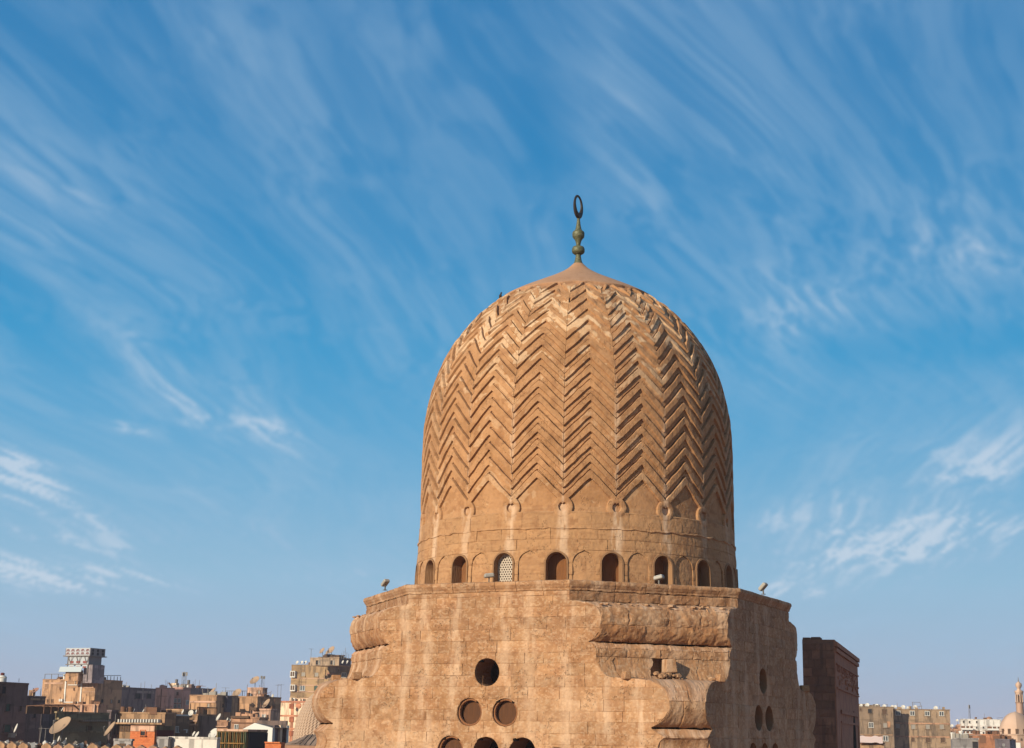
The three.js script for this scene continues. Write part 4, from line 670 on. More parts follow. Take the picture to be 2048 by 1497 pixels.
{ const h = house({ c: 332, l: 326, r: 379, top: 1432, d: 172, mat: wallMat(.25, .15, .09), label: 'brown shaded house with one white framed window', cat: 'house', pmat: MW.white }); h.win('R', 352.5, 1460, 6, 11, 'white'); h.panel('R', 'white_bracket', 366, 1460, 374, 1461.2, MW.white, .1); h.panel('R', 'white_bracket', 371, 1461, 373, 1467, MW.white, .1); }
{ const h = house({ c: 395, l: 379, r: 433.5, top: 1432, d: 168, mat: wallMat(.34, .205, .125), label: 'dark balcony house with one lit tan pier', cat: 'house' }); h.panel('R', 'shade_coloured_wall', 396, 1434, 433, 1482, wallMat(.19, .125, .10), .05); h.panel('L', 'moulding', 380, 1442, 395, 1444, rose, .12); h.panel('L', 'moulding', 380, 1450, 395, 1451.5, rose, .1); h.win('L', 387, 1459, 5, 8, 'brown');  // darker panel over the right face, its shade put into the colour
  const t = thing('balcony_railing', 'iron balcony railing above the dark balcony house', 'railing', [h.P.x, h.y0 + h.H, h.P.z], h.az); for (let i = 0; i <= 14; i++) part(t, 'baluster', bar([-.1, .1, -h.wr * i / 14], [-.1, .85, -h.wr * i / 14], i % 7 ? .025 : .06), MW.rust); part(t, 'rail', bar([-.1, .85, 0], [-.1, .85, -h.wr], .05), MW.rust); part(t, 'door_board', box(.06, .7, 1.4, -.3, .45, -h.wr * .35), tan2); }
{ const h = house({ name: 'terrace_wall', clutter: 0, c: 366, l: 332, r: 372, top: 1422, d: 180, mat: tan2, label: 'terrace opening with white edge behind the brown house', cat: 'house', wr: 3 }); h.panel('L', 'dark_opening', 336, 1424, 362, 1432, MW.brown, .05); }
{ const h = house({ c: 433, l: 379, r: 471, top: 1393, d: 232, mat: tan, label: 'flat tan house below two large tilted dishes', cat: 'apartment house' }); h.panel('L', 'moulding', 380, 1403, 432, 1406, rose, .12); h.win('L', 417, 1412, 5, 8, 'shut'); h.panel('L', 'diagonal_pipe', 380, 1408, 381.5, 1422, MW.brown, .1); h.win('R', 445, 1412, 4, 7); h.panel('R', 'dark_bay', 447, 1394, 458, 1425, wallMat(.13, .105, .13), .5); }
{ const h = house({ c: 515, l: 475, r: 562, top: 1395.5, d: 240, mat: tan, label: 'tan house with roof stair tower and big tilted dish', cat: 'apartment house' }); h.panel('L', 'dark_joint', 474.5, 1396, 478, 1432, MW.brown, .3); h.panel('L', 'moulding', 480, 1425, 505, 1426, rose, .1); h.win('R', 545, 1420, 4, 9); }
{ const h = house({ c: 468, l: 461, r: 476, top: 1394, d: 238, mat: tan2, label: 'narrow lit strip house between the two tan houses', cat: 'house' }); h.win('L', 466, 1412, 6, 7); }
{ const h = house({ name: 'stair_tower', c: 525, l: 495, r: 534.5, top: 1378, bottom: 1397, d: 244, mat: rose, label: 'pinkish roof stair tower carrying a big dish', cat: 'roof hut' }); h.win('L', 518, 1385, 5, 6, 'shut'); h.panel('L', 'white_sheet', 496, 1388, 504, 1394, MW.blue, .4); }
{ const t0 = house({ name: 'house', c: 541, l: 538, r: 560, top: 1405, d: 252, mat: wallMat(.22, .16, .19), label: 'dark purple house in front of the checkered block', cat: 'house' }); t0.win('R', 552, 1424, 4, 6); }
{ const h = house({ c: 541, l: 505, r: 560, top: 1421, d: 205, mat: rose, label: 'pinkish low house with small dark windows and white dishes', cat: 'house' }); for (const x of [517, 526]) h.win('L', x, 1434, 3.6, 8, 'white'); h.win('L', 535, 1434, 3.4, 7); h.panel('L', 'dark_block', 505.5, 1416, 517, 1421.5, MW.brown, .5); }
{ const h = house({ c: 518, l: 462, r: 536, top: 1438, d: 190, mat: tanR, label: 'rosy tan house with a moulded parapet and one open window', cat: 'house' }); h.panel('L', 'moulding', 463, 1446, 518, 1447.4, MW.rust, .1); h.win('L', 473, 1455, 7, 9, 'white'); h.panel('L', 'dark_terrace', 464, 1433, 500, 1437, MW.brown, .3); }
{ const h = house({ c: 455.5, l: 434, r: 461, top: 1444.5, d: 165, mat: tanR, label: 'small rosy box house beside the white leaning dish', cat: 'house' }); h.panel('L', 'ledge', 434, 1453, 455.5, 1454.6, rose, .25); }
{ // corrugated shed
  const h = house({ name: 'corrugated_shed', clutter: 0, c: 494, l: 433.5, r: 534, top: 1464, d: 122, mat: wallMat(.26, .16, .06), label: 'green and rusty corrugated shed with its shaded side coloured black', cat: 'shed', pmat: rose });
  const gm = wallMat(.11, .13, .065), om = wallMat(.33, .17, .045), n = 16; for (let i = 0; i < n; i++) { const x = lerp(434, 494, (i + .5) / n); h.panel('L', 'corrugated_sheet', x - 1.4, 1465, x + 1.4, 1499, (i * 7 % 5 < 2 || i < 2 || i > 13) ? gm : om, .09 + (i % 2) * .05); } h.panel('L', 'cross_bar', 434, 1487, 492, 1488, om, .2); h.panel('R', 'shade_black_side', 494.5, 1466, 533.5, 1500, MW.dark, .1);  // right face covered in black to paint its shade
}
{ // white gabled canopy
  const d = 140, h = house({ name: 'gabled_canopy', c: 548, l: 488, r: 574, top: 1500, bottom: 1530, d, mat: white, label: 'white gabled portal frame canopy with a brown hipped roof', cat: 'canopy', parapet: 0 });
  const [xl, yb] = h.at('L', 488.5, 1499), [xr] = h.at('L', 548, 1499), [xa, ya] = h.at('L', 514, 1447), [, ye] = h.at('L', 488.5, 1459), [, ye2] = h.at('L', 547, 1457), pt = .55;
  const s = new THREE.Shape([[xl, yb], [xl, ye], [xa, ya], [xr, ye2], [xr, yb], [xr - pt, yb], [xr - pt, ye2 - .55], [xl + pt, ye - .55], [xl + pt, yb]].map((q) => new THREE.Vector2(...q)));
  part(h.g, 'portal_frame', new THREE.ExtrudeGeometry(s, { depth: .4, bevelEnabled: false }), MW.white);
  const z1 = -h.wr, pos = [xl, ye, .2, xa, ya, .2, xa, ya, z1 + 2, xl, ye, z1, xr + .2, ye2, .2, xr + .2, ye2, z1], g = new THREE.BufferGeometry(); g.setAttribute('position', new THREE.Float32BufferAttribute(pos, 3)); g.setAttribute('uv', new THREE.Float32BufferAttribute(pos.filter((_, i) => i % 3 < 2), 2)); g.setIndex([0, 1, 2, 0, 2, 3, 1, 4, 5, 1, 5, 2, 3, 2, 5]); g.computeVertexNormals(); part(h.g, 'roof', g, wallMat(.2, .13, .10));
  part(h.g, 'back_wall', box(xr - xl, 2.6, .2, (xl + xr) / 2, yb + 1.2, z1 + .2), wallMat(.2, .14, .13)); part(h.g, 'post', box(.3, 2.2, .3, xr - .1, yb + 1, z1 * .45), creamm); part(h.g, 'post', box(.3, 2.2, .3, xr - .1, yb + 1, z1 * .95), MW.white); part(h.g, 'side_wall', box(.1, 2.2, -z1 * .3, xr - .2, yb + 1, z1 * .2), wallMat(.17, .12, .13));
  part(h.g, 'mud_heap', new THREE.ConeGeometry(.9, .8, 7).translate((xl + xr) / 2 + .2, yb + .9, -1.2), tan);
}
{ const h = house({ name: 'brick_wall', c: 562, l: 530, r: 580, top: 1486, d: 116, mat: orangeB, label: 'low orange red brick wall before the white canopy', cat: 'brick wall', wr: .5, parapet: 0 }); h.panel('L', 'coping', 530.4, 1485, 561.5, 1487, orangeB, .12); }
// ---- checkered block and tall block
{
  const h = house({ c: 640, l: 560.5, r: 660, top: 1405, d: 262, mat: creamm, label: 'cream block with an orange checkered facade', cat: 'apartment house', pmat: wallMat(.62, .25, .17) });
  const om = wallMat(.60, .25, .14), rm = wallMat(.42, .13, .06); for (const [y0, y1] of [[1404.5, 1406], [1431.6, 1433.8], [1458, 1460]]) h.panel('L', 'orange_band', 560.5, y0, 640, y1, om, .06);
  for (const [x0, x1] of [[578, 588], [605, 614], [630, 638]]) { h.panel('L', 'orange_strip', x0, 1406, x1, 1499, om, .05); for (const y of [1408, 1435, 1463]) h.panel('L', 'red_panel', x0 + .4, y, x1 - .4, y + 10, rm, .12); }
  part(h.g, 'round_panel', (() => { const [x, y] = h.at('L', 597, 1412); return new THREE.CylinderGeometry(.5, .5, .1, 20).rotateX(Math.PI / 2).translate(x, y, .06); })(), om);
}
{
  const h = house({ c: 745, l: 583, r: 765, top: 1331, d: 345, mat: ochre, label: 'tall ochre apartment block left of the mausoleum with big roof dishes', cat: 'apartment block' });
  for (const y of [1357.3, 1384, 1398, 1371]) h.panel('L', 'floor_band', 584, y, 742, y + 1.1, rose, .1);
  for (const [x, y] of [[606.5, 1349.5], [633, 1350]]) h.win('L', x, y, 8, 8, 'shut'); h.panel('L', 'plaque', 654, 1346, 669, 1351, wallMat(.30, .15, .1), .15); h.win('L', 688, 1351, 8, 8, 'white'); h.win('L', 605, 1377, 9, 10, 'white'); h.win('L', 632, 1377, 7, 9, 'green'); h.win('L', 605, 1400, 9, 6, 'green'); h.win('L', 660, 1377, 8, 9, 'shut');
  for (const x of [650, 676]) h.panel('L', 'pilaster', x, 1340, x + 1.3, 1358, tan2, .2);
  for (const y of [1343, 1370.5, 1397]) { const a = h.at('L', 583.5, y), b = h.at('L', 592.5, y + 13); part(h.g, 'bay', box(Math.abs(b[0] - a[0]), a[1] - b[1], .7, (a[0] + b[0]) / 2, (a[1] + b[1]) / 2, .35), MW.white); for (const k of [.28, .72]) part(h.g, 'bay_window', box(.42, (a[1] - b[1]) * .7, .04, lerp(a[0], b[0], k), (a[1] + b[1]) / 2 + .05, .72), MW.brown); }
}
{ const h = house({ name: 'penthouse', c: 678, l: 620, r: 702, top: 1317, bottom: 1332, d: 342, mat: wallMat(.42, .30, .21), label: 'pale roof flat on top of the tall ochre block', cat: 'roof flat' }); for (const x of [634, 663]) { h.win('L', x, 1326, 5, 9); h.panel('L', 'open_shutter', x + 3, 1321.5, x + 6.5, 1331, MW.shut, .12); } h.panel('R', 'shade_coloured_side', 678.5, 1318, 700, 1331, wallMat(.12, .08, .085), .05);  // right face of the flat carries its shade as a dark coloured panel
  const r = rng(3), b = []; for (let i = 0; i < 26; i++) { const x = -h.wl * (.08 + r() * .6), g = box(.5 + r() * 1.4, .2 + r() * .5, .5 + r(), x, h.H + .3 + r() * .3, -1 - r() * 2); b.push(g); } const t = thing('scrap_heap', 'dark heap of scrap boards below the two roof dishes', 'scrap heap', [h.P.x, h.y0, h.P.z], h.az); part(t, 'boards', mergeGeometries(b), MW.brown).userData.kind = 'stuff'; part(t, 'base_board', box(h.wl * .72, .14, 3, -h.wl * .4, h.H + .25, -1.9), MW.brown); }
// ---- small zigzag dome and ribbed roof in front of the tall block
{
  const P = bearing(662, 132, 1440), s = 132 / FPX, R = 70.5 * s, y0 = heightAt(662, 1500, P), t = thing('small_dome', 'smaller zigzag carved dome half hidden behind the mausoleum corner', 'dome', [P.x, 0, P.z]);
  const nP = 56, nu = nP * 8, nv = 170, Hd = 114 * s, pos = [], uv = [], idx = [];
  const prof = (v) => { const a = v * Math.PI / 2; return [R * Math.pow(Math.cos(a), .78), Hd * Math.sin(a) + (v > .9 ? (v - .9) * 2 : 0)]; };
  for (let j = 0; j <= nv; j++) for (let i = 0; i <= nu; i++) { const v = j / nv * .995, [r0, h0] = prof(v), ph = i / nu * 2 * Math.PI, f = ph / (2 * Math.PI) * nP, tri = Math.abs(f - Math.floor(f) - .5) * 2, w = (h0 / Hd * 20 + tri * 1.0) % 1, d = (w < .5 ? .11 : 0) * (v < .97 ? 1 : 0), r = r0 + d; pos.push(r * Math.sin(ph), y0 + h0, r * Math.cos(ph)); uv.push(ph / 6.28 * .9, h0 * .05); if (i < nu && j < nv) { const a = j * (nu + 1) + i; idx.push(a, a + 1, a + nu + 2, a, a + nu + 2, a + nu + 1); } }
  part(t, 'dome_shell', geo(pos, uv, idx), stdmat({ color: rgb(.50, .36, .27), bumpMap: again(grain, 9, 9), bumpScale: .01 })); part(t, 'drum', lathe([[R * 1.02, 0], [R * 1.02, y0 - .2], [R * 1.04, y0], [R * .98, y0 + .06]], 48), tan);
}
{
  const az = GRID + .16, P = bearing(562, 122, 1490), h0 = heightAt(562, 1491, P), h1 = heightAt(600, 1470, P), t = thing('ribbed_roof', 'grey brown ribbed hipped roof below the small zigzag dome', 'roof', [P.x, 0, P.z], az), Wd = 7.5, ins = 1.55, rm = wallMat(.27, .19, .15);
  const pos = [0, h0, 0, Wd, h0, 0, Wd, h0, -Wd, 0, h0, -Wd, ins, h1, -ins, Wd - ins, h1, -ins, Wd - ins, h1, -Wd + ins, ins, h1, -Wd + ins], g = new THREE.BufferGeometry(); g.setAttribute('position', new THREE.Float32BufferAttribute(pos, 3)); g.setAttribute('uv', new THREE.Float32BufferAttribute([0, 0, 7, 0, 7, 7, 0, 7, 1, 1, 6, 1, 6, 6, 1, 6], 2)); g.setIndex([0, 1, 5, 0, 5, 4, 1, 2, 6, 1, 6, 5, 2, 3, 7, 2, 7, 6, 3, 0, 4, 3, 4, 7, 4, 5, 6, 4, 6, 7]);
  const gg = g.toNonIndexed(); gg.computeVertexNormals(); part(t, 'roof', gg, rm);
  for (let i = 0; i <= 16; i++) { const x = i / 16 * Wd; part(t, 'rib', bar([x, h0 + .02, 0], [clamp(x, ins, Wd - ins), lerp(h0, h1, x < ins ? x / ins : x > Wd - ins ? (Wd - x) / ins : 1) + .03, -Math.min(ins, x, Wd - x)], .045, 5), rm); const z = -i / 16 * Wd; if (i) part(t, 'rib', bar([0, h0 + .02, z], [Math.min(ins, -z, Wd + z), lerp(h0, h1, Math.min(1, -z / ins, (Wd + z) / ins)) + .03, clamp(z, -Wd + ins, -ins)], .045, 5), rm); }
  part(t, 'eaves', box(Wd + .3, .22, Wd + .3, Wd / 2, h0 - .12, -Wd / 2), tanR); part(t, 'wall', box(Wd - .3, h0 - .25, Wd - .3, Wd / 2, (h0 - .25) / 2, -Wd / 2), tan2);
}
// ---- crenellated parapet at the lower left
{
  const A = bearing(-14, 112, 1488), B = bearing(363, 104, 1488), yA = heightAt(-14, 1506.5, A), yB = heightAt(363, 1508, B), dir = B.clone().sub(A), L = dir.length(), az = Math.atan2(-dir.z, dir.x), y = (yA + yB) / 2;
  const t = thing('crenellated_wall', 'old tan parapet wall with carved rounded crenels along the lower left', 'wall', [A.x, 0, A.z], az);
  part(t, 'wall', box(L, y - .5, .7, L / 2, (y - .5) / 2, -.35), tan); part(t, 'coping', box(L, .5, .8, L / 2, y - .25, -.35), tan);
  const n = Math.round(L / .9), half = [[.30, -.05], [.30, .08], [.20, .14], [.18, .2], [.32, .28], [.33, .38], [.26, .46], [.14, .52]], s = new THREE.Shape(); half.forEach((q, i) => i ? s.lineTo(q[0], q[1]) : s.moveTo(q[0], q[1])); s.lineTo(0, .60); half.slice().reverse().forEach((q) => s.lineTo(-q[0], q[1]));
  const cg = new THREE.ExtrudeGeometry(s, { depth: .26, bevelEnabled: true, bevelSize: .05, bevelThickness: .05, bevelSegments: 2 }); const r = rng(15);
  for (let i = 0; i < n; i++) { if (r() < .12) continue; const c = part(t, 'crenel', cg, r() < .5 ? tan : tanR); c.position.set((i + .5) * L / n, y - .03 - r() * .06, -.45); c.rotation.set((r() - .5) * .06, (r() - .5) * .2, (r() - .5) * .08); c.scale.setScalar(.9 + r() * .2); }
}
{ // rubble and odds and ends behind the parapet
  const r = rng(29), P = bearing(60, 118, 1490), t = thing('rubbish', 'heap of rubbish and broken bits behind the crenellated wall', 'rubbish', [P.x, EYE - 1.5, P.z], .2), groups = [[], [], []];
  for (let i = 0; i < 90; i++) { const g = r() < .5 ? box(.1 + r() * .4, .08 + r() * .3, .1 + r() * .3) : new THREE.DodecahedronGeometry(.08 + r() * .14); g.rotateY(r() * 6); g.rotateZ(r()); g.translate(-2.6 + r() * 8.2, r() * .42, -1.5 * r()); const q = g.index ? g.toNonIndexed() : g; groups[i % 3].push(q); }
  [MW.shut, MW.rust, MW.white].forEach((m, i) => part(t, 'debris', mergeGeometries(groups[i]), m).userData.kind = 'stuff');
  part(t, 'roof_slab', box(60, .5, 3, 8, -.5, -.8), tan2);
}
// ---- right
{
  const h = house({ c: 1786.5, l: 1712, r: 1786.5, top: 1416, d: 318, az: -8 * D2R, wr: 9, mat: wallMat(.27, .19, .13), label: 'brown apartment block projecting right of the dark facade wall', cat: 'apartment block' });
  h.win('L', 1721.5, 1420, 3.6, 4.5, 'brown'); h.win('L', 1740.5, 1423, 7, 8); h.win('L', 1769, 1424.5, 8, 9, 'brown'); h.win('L', 1742.5, 1451, 7.5, 9, 'white'); h.win('L', 1770.5, 1451.5, 7.5, 9, 'shut'); h.win('L', 1743, 1479, 7, 6, 'white'); h.win('L', 1771.5, 1478, 8.5, 9, 'white'); h.panel('L', 'orange_patch', 1722, 1473, 1766, 1484, wallMat(.42, .2, .11), .03); h.panel('L', 'orange_patch', 1775, 1444, 1781, 1456, wallMat(.42, .22, .12), .03); h.panel('L', 'floor_band', 1713, 1470, 1786, 1470.8, tan2, .08);
  const k = house({ c: 1900, l: 1780, r: 1904, top: 1421.5, d: 324, az: -8 * D2R, mat: wallMat(.36, .25, .165), label: 'tan apartment block set back with four white framed top windows', cat: 'apartment block' });
  for (const x of [1796.5, 1825, 1855, 1883.5]) k.win('L', x, 1427 + (x - 1796) * .016, 7.5, 7.5, 'white'); for (const x of [1827, 1856, 1884]) k.win('L', x, 1454.5, 8, 9, 'shut'); k.win('L', 1796, 1453, 8, 9, 'shut'); k.win('L', 1826, 1479, 6, 9, 'brown'); for (const x of [1856.5, 1886]) k.win('L', x, 1481, 8, 9, 'brown'); for (const y of [1447.5, 1474]) k.panel('L', 'floor_band', 1790, y, 1900, y + .9, tanR, .08);
}
{ const h = house({ name: 'low_shed', clutter: 0, c: 1768, l: 1719, r: 1774, top: 1489.5, d: 190, az: -8 * D2R, mat: tan2, label: 'low tan shed roof at the foot of the brown block', cat: 'shed', pmat: MW.brown }); h.panel('L', 'red_sheet', 1722, 1485, 1730, 1489, MW.red, .2); const g = thing('roof_canvas', 'pinkish white sheet spread over the low shed', 'canvas sheet', [h.P.x, h.y0 + h.H, h.P.z], h.az); const cl = new THREE.PlaneGeometry(2.6, 1.2, 14, 6); const Q = cl.attributes.position; for (let i = 0; i < Q.count; i++) Q.setZ(i, n2(Q.getX(i) * 2 + 5, Q.getY(i) * 3 + 4) * .3); cl.rotateX(-.9); cl.translate(-1.45, .42, .1); part(g, 'sheet', cl, stdmat({ color: rgb(.62, .48, .46), side: THREE.DoubleSide })); part(g, 'pole', bar([-2.8, 0, .3], [-.1, .1, .3], .05), MW.rust); }
{
  const h = house({ c: 2003, l: 1921.5, r: 2006, top: 1441, d: 440, az: -10 * D2R, mat: wallMat(.74, .70, .68), label: 'far white apartment block with balconies left of the small mosque', cat: 'apartment block' });
  for (const [x, y] of [[1928, 1444.5], [1939.5, 1445], [1954, 1445], [1954, 1456], [1967.5, 1456], [1954.5, 1466], [1967.5, 1467]]) h.win('L', x, y, 3, 4, 'dark');
  for (const [x0, x1, y] of [[1923, 1946, 1455.5], [1923, 1946, 1466], [1975.5, 2001, 1456.5], [1975.5, 2001, 1467]]) { h.panel('L', 'balcony_opening', x0, y - 2.2, x1, y + 1.8, MW.rust, .05); h.panel('L', 'balcony', x0, y + 1.8, x1, y + 5, MW.white, 1.1); for (const k of [.35, .7]) h.panel('L', 'pier', lerp(x0, x1, k), y - 2.2, lerp(x0, x1, k) + 1.6, y + 2, MW.white, .6); }
  const p = bearing(1979, 445, 1436), t = thing('water_tank', 'round brown roof tank on the far white block', 'water tank', [p.x, heightAt(1979, 1446, p), p.z]); part(t, 'tank', lathe([[0, 0], [.85, 0], [.9, 1], [.6, 1.4], [0, 1.6]], 20), tanR); part(t, 'rim', lathe([[.9, .9], [.97, .92], [.97, 1.02], [.88, 1.05]], 20), tanR);
}
house({ c: 1921, l: 1914, r: 1924, top: 1451, d: 400, az: -12 * D2R, mat: tanR, label: 'small brown house at the left foot of the white block', cat: 'house' });
{ const h = house({ c: 1922, l: 1900, r: 1928, top: 1460, d: 380, az: -12 * D2R, mat: tanR, label: 'small ochre house below the tan apartment block edge', cat: 'house' }); h.win('L', 1904, 1464, 3, 4, 'brown'); }
{ const h = house({ c: 2000, l: 1931, r: 2008, top: 1471.5, d: 260, az: -20 * D2R, mat: wallMat(.50, .22, .12), label: 'orange brown house below the white block', cat: 'house' }); h.panel('L', 'stain', 1960, 1472, 1972, 1487, MW.rust, .04); h.win('L', 1941, 1475, 7, 4, 'brown'); }
{ const h = house({ c: 1957, l: 1905, r: 1962, top: 1480, d: 205, az: -14 * D2R, mat: greyw, label: 'grey concrete house at the lower right with a dark doorway', cat: 'house' }); h.panel('L', 'doorway', 1946, 1484, 1956, 1497, MW.dark, .05); h.panel('L', 'door_frame', 1944, 1482.5, 1957, 1484, MW.shut, .1); }
{ const h = house({ c: 2020, l: 1990, r: 2032, top: 1481, d: 255, az: -20 * D2R, mat: wallMat(.2, .17, .2), label: 'dark grey low house between the orange house and the mosque', cat: 'house' }); h.win('L', 2008, 1491, 3, 4, 'white'); }
for (const [x, y0, y1, label] of [[1906.5, 1466, 1477, 'fat white roof tank at the left above the grey house'], [1923.5, 1463, 1477, 'tall white roof tank right of its twin above the grey house']]) { const p = bearing(x, 212, y1), a = heightAt(x, 1481, p), b = heightAt(x, y0, p), w = 4.6 * 212 / FPX, t = thing('water_tank', label, 'water tank', [p.x, a, p.z]); part(t, 'tank', lathe([[0, .1], [w * .8, .1], [w * .85, (b - a) * .8], [w, (b - a) * .84], [w, b - a - .03], [w * .9, b - a], [0, b - a]], 20), MW.white); part(t, 'stand', box(w * 1.4, .12, w * 1.4, 0, .04, 0), MW.metal); }
{ // mosque with dome and minaret
  const P = bearing(2032, 305, 1450), s = 305 / FPX, Y = (y) => heightAt(2032, y, P), t = thing('small_mosque', 'pale pink domed mosque at the right edge with bulb topped minaret', 'mosque', [P.x, 0, P.z], -15 * D2R), pm = wallMat(.62, .43, .33), pm2 = wallMat(.52, .33, .25), y0 = Y(1470), R = 31 * s;
  const dp = []; for (let i = 0; i <= 24; i++) { const a = i / 24 * Math.PI / 2; dp.push([Math.max(.01, R * Math.cos(a) * (1 - .04 * Math.sin(a))), y0 + (Y(1425) - y0) * Math.sin(a) + (i === 24 ? .15 : 0)]); }
  part(t, 'dome', lathe(dp, 40), pm); part(t, 'drum', lathe([[R * 1.1, Y(1483)], [R * 1.1, Y(1471.5)], [R * 1.16, Y(1471)], [R * 1.16, Y(1469.6)], [R, Y(1469)]], 40), pm); part(t, 'base', box(R * 2.6, Y(1483), R * 2.6, 0, Y(1483) / 2, -.5), pm2);
  for (const a of [-.9, -.45, 0, .45, .9]) { const g = box(.5, 1.1, .2, 0, Y(1465), R * .985); g.rotateY(a); part(t, 'dome_window', g, MW.brown); const b = box(.3, .5, .15, 0, Y(1480.5), R * 1.1); b.rotateY(a + .2); part(t, 'drum_window', b, MW.brown); }
  part(t, 'window', box(.9, 1.4, .1, 0, Y(1494), R * 1.3 - .5 + .06), MW.white);
  const m = new THREE.Group(); m.name = 'minaret'; m.position.set(1.1, 0, -3.4); t.add(m); const q = (r) => r * s;
  const oct = (r0, r1, ya, yb) => { const h = Y(ya) - Y(yb), g = new THREE.CylinderGeometry(q(r0), q(r1), h, 8, 1); g.translate(0, Y(yb) + h / 2, 0); return g; };
  part(m, 'shaft', mergeGeometries([oct(7, 7.5, 1407, 1500), oct(8.6, 7, 1404.5, 1407)]), pm2);
  part(m, 'gallery', mergeGeometries([oct(8.4, 8.4, 1391, 1404.5).scale(1, 1, 1)].concat([0]).slice(0, 1)).scale(.62, 1, .62), MW.brown);
  for (let i = 0; i < 8; i++) { const a = i * Math.PI / 4 + .2; part(m, 'column', bar([Math.sin(a) * q(6.2), Y(1404.5), Math.cos(a) * q(6.2)], [Math.sin(a) * q(6.2), Y(1389), Math.cos(a) * q(6.2)], q(1.1), 8), pm); }
  part(m, 'balcony', mergeGeometries([oct(8.2, 6.6, 1383.5, 1389), oct(7.8, 8.2, 1381, 1383.5)]), pm);
  part(m, 'bulb', lathe([[q(6), Y(1382)], [q(3.2), Y(1378)], [q(3), Y(1376.5)], [q(4.8), Y(1374)], [q(6), Y(1370)], [q(5.2), Y(1366.5)], [q(2.6), Y(1364)], [q(1), Y(1362.5)]], 24), pm); part(m, 'spire', lathe([[q(1.2), Y(1363)], [q(.8), Y(1359)], [.02, Y(1353)]], 10), MW.metal);
}
